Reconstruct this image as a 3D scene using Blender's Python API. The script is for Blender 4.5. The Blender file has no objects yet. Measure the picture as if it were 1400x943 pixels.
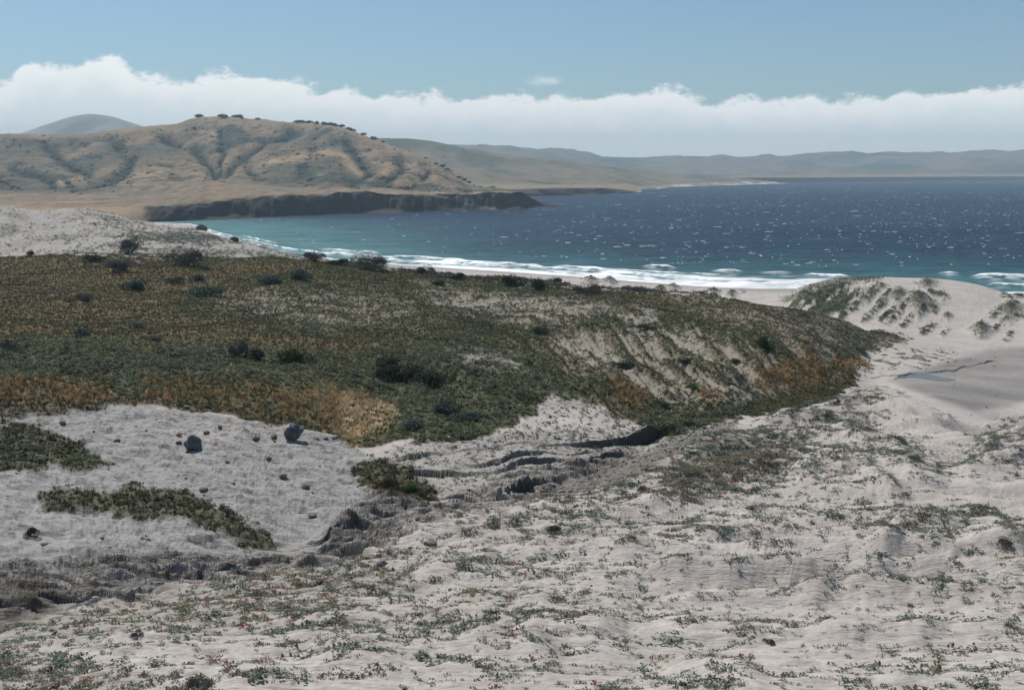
import bpy, math, random
import numpy as np

random.seed(11)
rng = np.random.default_rng(11)
scene = bpy.context.scene
COL = scene.collection

# ------------------------------------------------------------------ camera model
FPX = 1374.0
CX, CY = 700.0, 471.5
PITCH = math.radians(9.73)
CAMZ = 40.0


def v_from_z(z, y):
    return CY + FPX * np.tan(np.arctan((CAMZ - z) / y) - PITCH)


def world(u, v, y):
    """photo coordinates + depth -> world point"""
    dy = FPX * math.cos(PITCH) - (v - CY) * math.sin(PITCH)
    dz = -FPX * math.sin(PITCH) - (v - CY) * math.cos(PITCH)
    x = (u - CX) / dy * y
    return x, y, CAMZ + dz / dy * y


def project(x, y, z):
    zz = z - CAMZ
    fwd = y * math.cos(PITCH) - zz * math.sin(PITCH)
    up = y * math.sin(PITCH) + zz * math.cos(PITCH)
    return CX + FPX * x / fwd, CY - FPX * up / fwd


# ------------------------------------------------------------------ numpy helpers
_P = rng.permutation(256)
_P = np.concatenate([_P, _P, _P])
_G = np.stack([np.cos(np.arange(256) * 2 * np.pi / 256), np.sin(np.arange(256) * 2 * np.pi / 256)], 1)


def noise2(x, y, seed=0):
    x = np.asarray(x, float) + seed * 17.31
    y = np.asarray(y, float) + seed * 9.73
    xi = np.floor(x).astype(np.int64); yi = np.floor(y).astype(np.int64)
    xf = x - xi; yf = y - yi
    u = xf * xf * xf * (xf * (xf * 6 - 15) + 10); w = yf * yf * yf * (yf * (yf * 6 - 15) + 10)
    def g(ix, iy, fx, fy):
        h = _P[_P[(ix & 255)] + (iy & 255)]
        return _G[h, 0] * fx + _G[h, 1] * fy
    a = g(xi, yi, xf, yf); b = g(xi + 1, yi, xf - 1, yf)
    c = g(xi, yi + 1, xf, yf - 1); d = g(xi + 1, yi + 1, xf - 1, yf - 1)
    return (a + (b - a) * u + (c - a) * w + (a - b - c + d) * u * w) * 1.5


def fbm(x, y, octaves=4, seed=0, gain=0.5):
    s = 0; a = 1.0; t = 0
    for o in range(octaves):
        s = s + a * noise2(x, y, seed + o * 3); t += a
        x = x * 2.03; y = y * 2.03; a *= gain
    return s / t * 1.3


def ridged(x, y, octaves=4, seed=0):
    s = 0; a = 1.0; t = 0
    for o in range(octaves):
        s = s + a * (1 - np.abs(noise2(x, y, seed + o * 3)) * 2); t += a
        x = x * 2.07; y = y * 2.07; a *= 0.5
    return s / t


def ss(a, b, x):
    t = np.clip((x - a) / (b - a), 0, 1)
    return t * t * (3 - 2 * t)


def mix(a, b, t):
    t = np.asarray(t)
    if np.ndim(a) == 1 or np.ndim(b) == 1 or t.ndim < np.ndim(a):
        t = t[..., None]
    return np.asarray(a) * (1 - t) + np.asarray(b) * t


def pchip(xk, Y, xq):
    xk = np.asarray(xk, float); Y = np.asarray(Y, float)
    h = np.diff(xk)[:, None]; d = np.diff(Y, axis=0) / h
    m = np.zeros_like(Y)
    w1 = 2 * h[1:] + h[:-1]; w2 = h[1:] + 2 * h[:-1]
    ok = d[1:] * d[:-1] > 0
    with np.errstate(divide='ignore', invalid='ignore'):
        hm = (w1 + w2) / (w1 / d[:-1] + w2 / d[1:])
    m[1:-1] = np.where(ok, hm, 0)
    m[0] = d[0]; m[-1] = d[-1]
    i = np.clip(np.searchsorted(xk, xq, side='right') - 1, 0, len(xk) - 2)
    hh = h[i]; t = ((xq - xk[i]) / h[i, 0])[:, None]
    return ((1 + 2 * t) * (1 - t) ** 2 * Y[i] + t * (1 - t) ** 2 * hh * m[i]
            + t * t * (3 - 2 * t) * Y[i + 1] + t * t * (t - 1) * hh * m[i + 1])


def make_mesh(name, verts, faces, mat=None, col=None, smooth=False, extra=None):
    me = bpy.data.meshes.new(name)
    verts = np.ascontiguousarray(verts, np.float32); faces = np.ascontiguousarray(faces, np.int32)
    n = faces.shape[1]
    me.vertices.add(len(verts)); me.vertices.foreach_set('co', verts.ravel())
    me.loops.add(faces.size); me.loops.foreach_set('vertex_index', faces.ravel())
    me.polygons.add(len(faces))
    me.polygons.foreach_set('loop_start', np.arange(0, faces.size, n, dtype=np.int32))
    me.polygons.foreach_set('loop_total', np.full(len(faces), n, np.int32))
    if smooth:
        me.polygons.foreach_set('use_smooth', np.ones(len(faces), bool))
    me.update(calc_edges=True)
    if col is not None:
        a = me.color_attributes.new('Col', 'FLOAT_COLOR', 'POINT')
        c = np.ones((len(verts), 4), np.float32); c[:, :3] = col
        a.data.foreach_set('color', c.ravel())
    for k, arr in (extra or {}).items():
        a = me.attributes.new(k, 'FLOAT', 'POINT')
        a.data.foreach_set('value', np.ascontiguousarray(arr, np.float32).ravel())
    if mat:
        me.materials.append(mat)
    return me


def link(name, me, parent=None, loc=None):
    o = bpy.data.objects.new(name, me); COL.objects.link(o)
    if parent is not None:
        o.parent = parent
    if loc is not None:
        o.location = loc
    return o


def grid_faces(R, C):
    i = np.arange(R - 1)[:, None] * C + np.arange(C - 1)[None]
    return np.stack([i, i + 1, i + C + 1, i + C], -1).reshape(-1, 4)


def seg_dist(u, v, pts, vs=1.0):
    """distance in photo pixels to a polyline"""
    best = np.full(u.shape, 1e9)
    for (a, b), (c, d) in zip(pts[:-1], pts[1:]):
        ex, ey = c - a, (d - b) * vs
        t = np.clip(((u - a) * ex + (v - b) * vs * ey) / (ex * ex + ey * ey + 1e-9), 0, 1)
        best = np.minimum(best, np.hypot(u - a - t * ex, (v - b) * vs - t * ey))
    return best


def poly_in(u, v, pts, soft=6.0):
    """soft membership of a polygon drawn in photo pixels"""
    inside = np.zeros(u.shape, bool)
    n = len(pts)
    for k in range(n):
        (x1, y1), (x2, y2) = pts[k], pts[(k + 1) % n]
        if y1 == y2:
            continue
        c = ((y1 > v) != (y2 > v)) & (u < (x2 - x1) * (v - y1) / (y2 - y1) + x1)
        inside ^= c
    d = seg_dist(u, v, list(pts) + [pts[0]])
    return ss(-soft, soft, np.where(inside, d, -d))


# ------------------------------------------------------------------ materials
def new_mat(name):
    m = bpy.data.materials.new(name); m.use_nodes = True
    nt = m.node_tree
    b = nt.nodes['Principled BSDF']
    return m, nt, b


def N(nt, t, **kw):
    n = nt.nodes.new(t)
    for k, v in kw.items():
        if k.startswith('i_'):
            n.inputs[k[2:].replace('_', ' ')].default_value = v
        else:
            setattr(n, k, v)
    return n


def mulcol(nt, c, fac_socket, lo, hi):
    """colour * map(noise)"""
    mr = N(nt, 'ShaderNodeMapRange'); nt.links.new(fac_socket, mr.inputs[0])
    mr.inputs[1].default_value = 0.3; mr.inputs[2].default_value = 0.7
    mr.inputs[3].default_value = lo; mr.inputs[4].default_value = hi
    vm = N(nt, 'ShaderNodeVectorMath', operation='SCALE')
    nt.links.new(c, vm.inputs[0]); nt.links.new(mr.outputs[0], vm.inputs['Scale'])
    return vm.outputs[0]


def attr_mat(name, rough=0.9, grain=((1.0, 0.85, 1.15),), bump=(), spec=0.2, translucent=0.0, grain_attr=None):
    m, nt, b = new_mat(name)
    at = N(nt, 'ShaderNodeAttribute', attribute_name='Col')
    geo = N(nt, 'ShaderNodeNewGeometry')
    c = at.outputs['Color']
    for sc_, lo, hi in grain:
        n = N(nt, 'ShaderNodeTexNoise'); n.inputs['Scale'].default_value = sc_; n.inputs['Detail'].default_value = 5
        nt.links.new(geo.outputs['Position'], n.inputs['Vector'])
        c = mulcol(nt, c, n.outputs[0], lo, hi)
    nt.links.new(c, b.inputs['Base Color'])
    b.inputs['Roughness'].default_value = rough
    b.inputs['Specular IOR Level'].default_value = spec
    nrm = None
    for sc_, st, dist, stretch in bump:
        n = N(nt, 'ShaderNodeTexNoise'); n.inputs['Scale'].default_value = sc_; n.inputs['Detail'].default_value = 4
        mp = N(nt, 'ShaderNodeMapping'); mp.inputs['Scale'].default_value = stretch
        nt.links.new(geo.outputs['Position'], mp.inputs[0]); nt.links.new(mp.outputs[0], n.inputs['Vector'])
        bp = N(nt, 'ShaderNodeBump'); bp.inputs['Strength'].default_value = st; bp.inputs['Distance'].default_value = dist
        h = n.outputs[0]
        if grain_attr:
            ga = N(nt, 'ShaderNodeAttribute', attribute_name=grain_attr)
            mm = N(nt, 'ShaderNodeMath', operation='MULTIPLY')
            nt.links.new(h, mm.inputs[0]); nt.links.new(ga.outputs['Fac'], mm.inputs[1]); h = mm.outputs[0]
        nt.links.new(h, bp.inputs['Height'])
        if nrm is not None:
            nt.links.new(nrm, bp.inputs['Normal'])
        nrm = bp.outputs[0]
    if nrm is not None:
        nt.links.new(nrm, b.inputs['Normal'])
    if translucent > 0:
        out = nt.nodes['Material Output']
        tr = N(nt, 'ShaderNodeBsdfTranslucent'); nt.links.new(c, tr.inputs[0])
        ms = N(nt, 'ShaderNodeMixShader'); ms.inputs[0].default_value = translucent
        nt.links.new(b.outputs[0], ms.inputs[1]); nt.links.new(tr.outputs[0], ms.inputs[2])
        nt.links.new(ms.outputs[0], out.inputs[0])
    return m


# ================================================================== NEAR TERRAIN
# stations per photo column: (row, depth) or ('z', height, depth)
Z = 'z'
T = {
 -900: [(943,22),(915,24.5),(890,28),(872,31),(858,33.5),(850,35),(785,42),(690,54),(600,70),(548,82),(503,98),(453,125),(397,165),(350,200),(Z,17,245),(345,290),(278,430),(Z,12,560),(Z,8,650),(Z,5,740)],
 0:    [(943,22),(915,24.5),(890,28),(872,31),(858,33.5),(850,35),(785,42),(690,54),(600,70),(545,82),(500,98),(450,125),(395,165),(351,200),(Z,16.5,245),(345,290),(281,430),(Z,10,560),(Z,6,650),(Z,2,740)],
 60:   [(943,21.5),(915,24.2),(887,28),(866,31.5),(846,34.8),(838,36.5),(785,42.5),(690,54.5),(600,70.5),(545,82.5),(500,98),(450,125),(395,165),(349,202),(Z,16,248),(345,290),(290,450),(Z,9,580),(Z,5,665),(Z,1,760)],
 110:  [(943,21),(915,24),(885,28),(860,32),(833,36.5),(823,38.5),(783,43),(690,55),(600,71),(545,83),(500,98),(450,125),(395,165),(348,203),(Z,16,250),(345,290),(286,480),(Z,9,600),(Z,4,690),(Z,0.5,780)],
 200:  [(943,20.5),(905,24.5),(870,29.5),(835,35),(815,39),(800,42),(765,46),(680,57),(610,70),(550,83),(500,98),(450,125),(395,165),(350,205),(Z,16,250),(345,285),(305,480),(Z,6,620),(Z,3,740),(Z,-1,860)],
 250:  [(943,20.2),(900,24.7),(860,30),(825,36),(805,41),(792,44),(763,47.5),(680,58),(610,71),(557,82.5),(505,98),(450,125),(395,165),(351,205),(Z,15.5,248),(348,278),(317,480),(Z,4,620),(Z,1,770),(Z,-3,900)],
 300:  [(943,20),(895,25),(850,31),(815,37),(795,43),(785,46),(760,49),(680,59),(610,72),(565,82),(510,97),(450,125),(395,165),(352,205),(Z,15,245),(350,270),(325,430),(Z,4,530),(Z,0,650),(Z,-5,760)],
 400:  [(943,20),(885,26),(830,33),(800,39),(780,45.5),(770,49),(745,53),(680,62),(610,76),(580,83),(520,98),(455,125),(400,162),(355,202),(Z,14,240),(353,275),(349,390),(Z,2.5,440),(Z,0,497),(Z,-5,590)],
 500:  [(943,20),(880,26),(820,34),(780,42),(750,50),(740,53),(715,57),(670,65),(625,75),(590,83),(530,97),(465,124),(405,165),(363,205),(Z,12,240),(366,280),(363,370),(Z,2.2,410),(Z,0,452),(Z,-5,545)],
 600:  [(943,20),(875,27),(805,36),(750,47),(705,58),(695,61),(672,66),(640,73),(610,79),(575,86),(530,98),(470,124),(415,162),(377,205),(Z,10,240),(377,285),(371,360),(Z,2,395),(Z,0,430),(Z,-5,520)],
 700:  [(943,20),(870,27),(800,37),(740,49),(690,63),(682,67),(655,73),(628,78),(605,82),(570,89),(530,100),(480,124),(425,162),(384,205),(Z,9,240),(385,280),(377,345),(Z,2,375),(Z,0,410),(Z,-5,500)],
 800:  [(943,20),(870,27),(795,38),(730,51),(675,67),(660,73),(625,81),(610,84),(590,88),(560,95),(525,105),(480,127),(430,162),(391,203),(Z,7,240),(391,280),(384,330),(Z,1.8,360),(Z,0,388),(Z,-5,480)],
 900:  [(943,20),(865,28),(790,39),(715,54),(630,78),(600,90),(590,93),(580,96),(565,100),(545,106),(515,116),(475,135),(435,165),(400,200),(Z,6,235),(400,265),(393,310),(Z,1.8,340),(Z,0,367),(Z,-5,460)],
 1000: [(943,20),(865,28),(790,39),(690,60),(588,92),(572,99),(562,103),(550,107),(535,112),(520,117),(500,125),(475,138),(440,165),(409,195),(Z,5.5,225),(412,255),(402,292),(Z,1.8,325),(Z,0,352),(Z,-5,440)],
 1070: [(943,20),(865,28),(785,40),(675,63),(572,99),(560,110),(551,116),(541,120),(527,125),(512,130),(495,138),(472,151),(444,171),(421,195),(Z,6,215),(425,235),(402,272),(Z,2,315),(Z,0,350),(Z,-5,440)],
 1100: [(943,20),(865,28),(780,41),(668,64),(565,103),(555,118),(545,124),(535,128),(522,133),(508,138),(492,146),(470,158),(447,175),(427,195),(Z,7,208),(433,220),(391,275),(Z,3,315),(Z,0,350),(Z,-5,440)],
 1150: [(943,20),(865,28),(778,41),(658,66),(548,112),(541,128),(532,136),(523,141),(512,146),(502,151),(490,157),(475,165),(458,177),(441,190),(Z,6.5,200),(440,214),(381,285),(Z,3,320),(Z,0,345),(Z,-5,440)],
 1200: [(943,20),(865,28),(775,41),(650,68),(530,124),(Z,9.5,138),(524,147),(515,152),(505,158),(497,164),(488,170),(478,177),(468,182),(458,188),(452,198),(446,210),(378,290),(Z,3,320),(Z,0,345),(Z,-5,440)],
 1260: [(943,20),(865,28),(772,41.5),(645,69),(548,110),(540,125),(532,136),(522,145),(513,153),(504,160),(496,166),(488,173),(480,180),(468,188),(461,198),(452,212),(380,292),(Z,3,320),(Z,0,342),(Z,-5,440)],
 1330: [(943,20),(865,28),(770,42),(650,68),(585,92),(562,112),(547,128),(532,140),(520,150),(510,158),(502,165),(494,173),(486,181),(474,191),(466,200),(456,214),(388,290),(Z,3,318),(Z,0,338),(Z,-5,430)],
 1400: [(943,20),(865,28),(770,42),(640,70),(572,97),(Z,11,112),(558,126),(543,137),(528,147),(515,156),(504,164),(496,172),(488,180),(479,190),(470,200),(460,214),(405,280),(Z,2.5,310),(Z,0,334),(Z,-5,430)],
 1800: [(943,20),(865,28),(770,42),(650,68),(580,95),(Z,12,112),(560,126),(545,137),(528,147),(515,156),(504,164),(496,172),(488,180),(479,190),(470,200),(458,214),(395,280),(Z,3,305),(Z,0,326),(Z,-5,430)],
 2400: [(943,20),(865,28),(770,42),(650,68),(570,97),(Z,13,112),(550,126),(535,137),(522,147),(509,156),(499,164),(491,172),(483,180),(474,190),(466,200),(452,214),(392,280),(Z,3,300),(Z,0,320),(Z,-5,430)],
}
for _u in T:
    T[_u][0] = (985, T[_u][0][1] * .88)
us = sorted(T)
K = 20
Vk = np.zeros((len(us), K)); Yk = np.zeros((len(us), K))
for i, u in enumerate(us):
    for k, s in enumerate(T[u]):
        if s[0] == Z:
            Yk[i, k] = s[2]; Vk[i, k] = v_from_z(s[1], s[2])
        else:
            Vk[i, k], Yk[i, k] = s
# columns
ucol = np.concatenate([np.linspace(-900, -60, 100)[:-1], np.arange(-60, 1461, 1.1), np.linspace(1460, 2400, 110)[1:]])
Vc = pchip(us, Vk, ucol); Yc = pchip(us, np.log(Yk), ucol)
sub = [90, 62, 74, 80, 40, 52, 40, 44, 40, 34, 36, 44, 40, 14, 10, 44, 14, 12, 6]
tq = np.concatenate([k + np.arange(n) / n for k, n in enumerate(sub)] + [[K - 1.0]])
V = pchip(np.arange(K), Vc.T, tq); Y = np.exp(pchip(np.arange(K), Yc.T, tq))   # rows x cols
U = np.broadcast_to(ucol, V.shape).copy()
X, Y, ZZ = world(U, V, Y)
TQ = np.broadcast_to(tq[:, None], V.shape)
R_, C_ = V.shape
print('terrain', R_, C_)

# ---- cut banks: (polyline, height, falloff beyond, dig before)
WALL_SHADE = np.zeros_like(V)
def bank(pts, h, fall=6.0, dig=0.4, w=0.16, seed=0, jit=1.0):
    global ZZ
    pu = np.array([p[0] for p in pts], float); ph = np.array([(p[2] if len(p) > 2 else 1.0) for p in pts], float); pv = np.array([p[1] for p in pts], float)
    sel = np.where((ucol > pu[0] - 25) & (ucol < pu[-1] + 25))[0]
    for c in sel:
        vl = np.interp(ucol[c], pu, pv)
        vm = np.minimum.accumulate(V[:, c])
        j = np.searchsorted(-vm, -vl)
        if j < 1 or j >= R_:
            continue
        f = (vm[j - 1] - vl) / max(1e-6, vm[j - 1] - vm[j])
        yl = Y[j - 1, c] + f * (Y[j, c] - Y[j - 1, c])
        xl = X[j, c]
        yl = yl + jit * (fbm(xl * 0.4, 3.1 + seed, 3, seed, .38) * 1.6 * yl / 80)
        e = ss(pu[0] - 25, pu[0] + 10, ucol[c]) * (1 - ss(pu[-1] - 10, pu[-1] + 25, ucol[c]))
        hh = h * e * np.interp(ucol[c], pu, ph) * np.clip(0.7 + 1.3 * noise2(xl * 0.16, seed * 5.5 + 1.7, seed), 0.06, 1.3)
        dy = Y[:, c] - yl
        up = hh * ss(0, w, dy) * np.exp(-np.maximum(dy, 0) / fall)
        dn = -dig * hh * np.exp(-np.abs(np.minimum(dy, 0)) / 2.2) * (dy < 0)
        ZZ[:, c] += up + dn
        WALL_SHADE[:, c] = np.maximum(WALL_SHADE[:, c], np.clip(hh * 2.2, 0, 1) * ss(-.35, -.02, dy) * (1 - ss(w * .8, w * 1.7, dy)))


# ---- hummock ridges in the sand with plants along them
RIDGES = [
 ([(900,672),(980,645),(1050,628),(1130,622),(1200,636),(1290,655)], 0.55, 7, .9),
 ([(1070,657),(1130,642),(1180,650),(1235,672)], 0.5, 6, .8),
 ([(930,712),(1000,705),(1100,698),(1200,698),(1290,708),(1360,725),(1400,737)], 0.4, 6, .8),
 ([(1180,765),(1230,732),(1280,728),(1360,745),(1420,762)], 0.45, 8, 1.0),
 ([(900,782),(1000,772),(1060,772),(1130,790)], 0.3, 8, .8),
 ([(1240,772),(1300,765),(1340,780),(1420,792)], 0.3, 8, .8),
 ([(1090,817),(1140,808),(1220,815),(1320,822),(1420,820)], 0.3, 9, .9),
 ([(1110,868),(1200,860),(1290,852)], 0.28, 9, .9),
 ([(900,902),(1000,915),(1040,937)], 0.25, 10, 1.0),
 ([(450,907),(530,890),(600,885),(680,885),(760,895)], 0.3, 12, 1.1),
 ([(600,817),(700,812),(800,828),(870,832)], 0.28, 9, .8),
 ([(820,752),(900,740),(990,735)], 0.25, 7, .8),
 ([(300,935),(420,905),(500,880)], 0.25, 9, 1.0),
 ([(0,868),(80,855),(200,870),(260,872)], 0.2, 10, 1.1),
 ([(940,612),(1000,592),(1070,582),(1130,580),(1190,600),(1250,635)], 0.5, 7, 1.0),
 ([(1190,548),(1240,565),(1300,595),(1340,612)], 0.5, 5, .9),
 ([(1325,645),(1365,612),(1420,596)], 0.6, 9, 1.2),
 ([(1300,655),(1350,640),(1420,618)], 0.4, 6, .7),
 ([(960,660),(1010,650),(1060,648)], 0.3, 12, 1.0),
 ([(620,735),(700,722),(780,716),(860,712)], 0.25, 7, .8),
 ([(560,775),(640,765),(720,768)], 0.25, 8, .9),
 ([(700,862),(780,858),(850,866)], 0.25, 9, .7),
 ([(860,690),(900,686),(960,690)], 0.3, 8, .8),
]
warp_u = fbm(X * 0.35, Y * 0.35, 3, 5) * 10
warp_v = fbm(X * 0.5, Y * 0.5, 3, 8) * 7
fg = 1 - ss(3.9, 4.3, TQ)                       # near side of the arroyo
UW = U + warp_u; VW = V + warp_v
URR = U + 14 * fbm(U / 80, V / 40, 3, 17); VRR = V + 7 * fbm(U / 60, V / 40, 3, 18)
lineveg = np.zeros_like(V)
for pts, h, w, dens in RIDGES:
    u0 = min(p[0] for p in pts) - 60; u1 = max(p[0] for p in pts) + 60
    v0 = min(p[1] for p in pts) - 60; v1 = max(p[1] for p in pts) + 60
    m = (U > u0) & (U < u1) & (V > v0) & (V < v1) & (TQ < 5)
    d = seg_dist(URR[m], VRR[m], pts, 1.6)
    near_ = VRR[m] > np.interp(URR[m], [p[0] for p in pts], [p[1] for p in pts])
    zw = np.where(near_, w * 3.6, w * 1.5)
    ZZ[m] += 1.5 * ss(u0 + 40, u0 + 95, U[m]) * (1 - ss(u1 - 95, u1 - 40, U[m])) * h * np.exp(-(d / zw) ** 2) * fg[m] * (.9 + .3 * noise2(U[m] / 60, V[m] / 60, 19))
    lineveg[m] = np.maximum(lineveg[m], dens * 1.5 * np.exp(-(d / (w * .9)) ** 2) * np.clip(.55 + 1.2 * noise2(U[m] / 30, V[m] / 20, 20), 0.1, 1.4))

# general sand hummocks of the foreground
hum = fbm(X * 0.22 + 0.2 * Y * .3, Y * 0.42, 4, 2)
hum2 = ridged(X * 0.12, Y * 0.3, 3, 12)
grow = np.clip(Y / 60, 0.35, 1.0) * (1 - .62 * ss(50, 90, Y))
rgt = ss(780, 960, U) * fg
swell = ridged(X * .045 + .3 * fbm(X * .05, Y * .05, 2, 22), Y * .16 + .25 * fbm(X * .06, Y * .06, 2, 23), 2, 24)
ZZ += fg * (swell - .5) * (.35 + .55 * rgt) * np.clip(Y / 35, .4, 1.3)
grow = grow * (1 - .6 * rgt)
ZZ += fg * (0.55 * hum + 0.5 * (hum2 - .45) + .20 * (ridged(X * .35, Y * 1.1, 3, 15) - .5) * np.clip(45 / Y, 0, 1)) * grow
ZZ += fg * fbm(X * .7, Y * 2.2, 2, 21) * 0.09 * np.clip(40 / Y, 0, 1)

# terrace (grey bare crust) roughness, cracked little ledges
TERR = [(-900,552),(0,552),(150,553),(250,560),(400,580),(470,600),(500,625),(560,640),(590,660),(560,700),(520,745),(440,775),(330,800),(200,815),(0,850),(-900,850)]
terr = poly_in(U, V, TERR, 6) * (TQ > 4.2) * (TQ < 12)
q = fbm(X * 0.30, Y * 0.55, 4, 31)
qs = np.round(q * 7) / 7
ZZ += terr * (q * 0.40 + ridged(X * 0.28, Y * 1.3, 2, 33) * 0.16 + fbm(X * .8, Y * 3.0, 2, 35) * 0.05)

# gully floor between the banks
GULLY = [(600,698),(680,690),(730,668),(790,655),(815,625),(890,612),(900,600),(960,585),(1010,572),(1000,590),(930,612),(885,645),(840,665),(740,684),(660,700)]
gully = poly_in(U, V, GULLY, 7) * (TQ > 3.0) * (TQ < 9)
ZZ += gully * (fbm(X * .6, Y * 1.6, 3, 41) * 0.3 + ridged(X * .8, Y * 2.4, 2, 43) * 0.08 - 0.25)
LEDGE = [(480,640),(560,605),(720,590),(860,595),(900,590),(880,615),(800,655),(700,662),(600,690),(500,665)]
ledge = poly_in(U, V, LEDGE, 8) * (TQ > 4.0) * (TQ < 9)
q = fbm(X * 0.18, Y * 0.5, 2, 47); qf = np.floor(q * 6); qs = (qf + ss(0, .3, q * 6 - qf)) / 6
ZZ += ledge * ((qs - q) * 0.8 + fbm(X * .7, Y * 2.2, 2, 49) * 0.08)

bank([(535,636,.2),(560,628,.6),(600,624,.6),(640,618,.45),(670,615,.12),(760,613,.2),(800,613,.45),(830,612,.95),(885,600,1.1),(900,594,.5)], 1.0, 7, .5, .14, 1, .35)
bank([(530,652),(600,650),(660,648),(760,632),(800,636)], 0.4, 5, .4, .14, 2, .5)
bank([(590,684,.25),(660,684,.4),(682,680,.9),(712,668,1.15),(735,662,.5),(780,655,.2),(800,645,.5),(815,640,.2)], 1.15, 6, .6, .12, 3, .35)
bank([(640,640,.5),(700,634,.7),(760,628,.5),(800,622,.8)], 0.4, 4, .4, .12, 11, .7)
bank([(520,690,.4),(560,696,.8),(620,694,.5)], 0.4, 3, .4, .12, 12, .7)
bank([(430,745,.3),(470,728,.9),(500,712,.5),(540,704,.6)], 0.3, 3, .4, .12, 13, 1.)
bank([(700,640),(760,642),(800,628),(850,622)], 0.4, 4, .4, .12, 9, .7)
ER = [[(430,775),(455,725),(500,680),(560,672),(610,700),(570,735),(500,765)], [(-300,770),(0,780),(90,765),(180,760),(300,768),(420,762),(440,778),(330,795),(200,812),(0,850),(-300,850)],
      [(540,705),(600,688),(690,656),(760,640),(830,622),(850,632),(790,655),(740,675),(660,694),(600,702)]]
ero = np.zeros_like(V)
for pts in ER:
    ero = np.maximum(ero, poly_in(U + 9 * fbm(X * .5, Y * .5, 3, 36), V + 5 * fbm(X * .5, Y * .5, 3, 37), pts, 9) * (TQ > 3.6) * (TQ < 9.2))
qe = fbm(X * .34, Y * 1.25, 2, 38, .35) * 1.9
qf = np.floor(qe * 4); fr = qe * 4 - qf
st = (qf + ss(.0, .22, fr)) / 4
ZZ += ero * (st * .62 - qe * .25 + fbm(X * .9, Y * 3.2, 2, 39) * .04)
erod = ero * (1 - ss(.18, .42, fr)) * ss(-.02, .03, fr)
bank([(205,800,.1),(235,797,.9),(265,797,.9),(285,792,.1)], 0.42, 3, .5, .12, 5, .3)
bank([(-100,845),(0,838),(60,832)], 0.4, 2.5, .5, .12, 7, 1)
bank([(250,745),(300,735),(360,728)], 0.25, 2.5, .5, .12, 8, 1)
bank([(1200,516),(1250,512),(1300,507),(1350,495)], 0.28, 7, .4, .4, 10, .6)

# vegetated hill: rolling, with rills on its right-hand flank
hill = ss(8, 9, TQ) * (1 - ss(13, 13.9, TQ)) * (1 - ss(1150, 1240, U))
ZZ += hill * (fbm(X * 0.05, Y * 0.06, 4, 51) * 0.9 + fbm(X * 0.35, Y * 0.35, 3, 53) * 0.16)
flank = hill * poly_in(U, V, [(690,470),(800,440),(950,440),(1080,460),(1160,490),(1050,545),(900,590),(780,545)], 25)
ribs = fbm((U - 1.15 * V) / 26, (U + V) / 120, 3, 74, .6)
ZZ += flank * ribs * 1.6
scoop = np.exp(-(((U - 640) / 75) ** 2 + ((V - 505) / 28) ** 2)) * (TQ > 8) * (TQ < 13)
ZZ += scoop * 0.9
ZZ -= np.exp(-(((U - 560) / 55) ** 2 + ((V - 520) / 22) ** 2)) * 0.8 * (TQ > 8) * (TQ < 13)

# dunes behind the hill
back = ss(14, 14.6, TQ) * (1 - ss(17, 18, TQ))
left = 1 - ss(380, 520, U)
ZZ += back * left * (fbm(X * 0.045, Y * 0.03, 4, 63) * 1.5 + fbm(X * 0.2, Y * 0.10, 4, 65) * 1.1) * (1 - ss(16.6, 17.6, TQ) * .5)
ZZ += back * (1 - left) * (1 - ss(1040, 1110, U)) * (fbm(X * 0.07, Y * 0.07, 4, 67) * 1.1)
rd = back * ss(1060, 1130, U)
ZZ += rd * fbm(X * 0.03, Y * 0.03, 3, 69) * .5
# pyramid dunelets with their plants: (u, v, half width, height m)
DUNELETS = [(808,381,14,2.2),(834,383,13,2.6),(921,391,12,2.0),(902,397,9,1.4),(975,400,10,1.3),(1000,404,8,1.2),(1015,398,6,1),(1255,416,22,2.6),(1228,405,16,1.3),(1340,452,18,1.9),(1380,424,22,1.6),(1295,432,8,.8),(1268,388,14,.8),(955,445,0.1,.01)]
dveg = np.zeros_like(V)
for (u, v, w, h) in DUNELETS:
    m = (TQ > 14.2) & (TQ < 17.2) & (np.abs(U - u) < w * 4) & (np.abs(V - v) < w * 4)
    du = (U[m] - u) / w; dv = (V[m] - v) / (w * 0.55)
    r = np.abs(du) + np.maximum(-dv, dv * 0.8)
    b = np.clip(1 - r * .6, 0, 1) ** 1.2
    ZZ[m] += b * h
    dveg[m] = np.maximum(dveg[m], b * (du > -1.4) * 1.1)
# oblique ribs of planted sand on the big right dune
RIBS = [((1178,398),(1120,432),5,1.0),((1150,395),(1090,418),6,1.0),((1192,402),(1148,428),4,.9),((1205,392),(1186,408),5,.8),((1215,400),(1196,420),4,.8),
        ((1210,412),(1180,438),4,.8),((1226,414),(1205,438),4,.8),((1238,418),(1216,440),4,.8),((1250,405),(1262,424),6,.6),((1262,408),(1278,426),4,.5),
        ((1270,400),(1285,404),4,.4),((1288,402),(1294,412),4,.4),((1246,432),(1234,446),4,.6),((1276,446),(1262,454),5,.6),((1296,452),(1288,460),3,.5),
        ((1388,418),(1358,432),5,.7),((1398,432),(1372,440),4,.6),((1370,402),(1382,410),4,.8),((1384,400),(1396,404),4,.7),((1364,446),(1360,452),3,.4),((1382,456),(1376,464),4,.5),
        ((1140,418),(1110,440),4,.8),((1168,420),(1140,440),4,.7),((1100,404),(1082,420),5,.8),((1110,396),(1096,404),4,.6),((1160,388),(1130,400),5,.8)]
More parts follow.
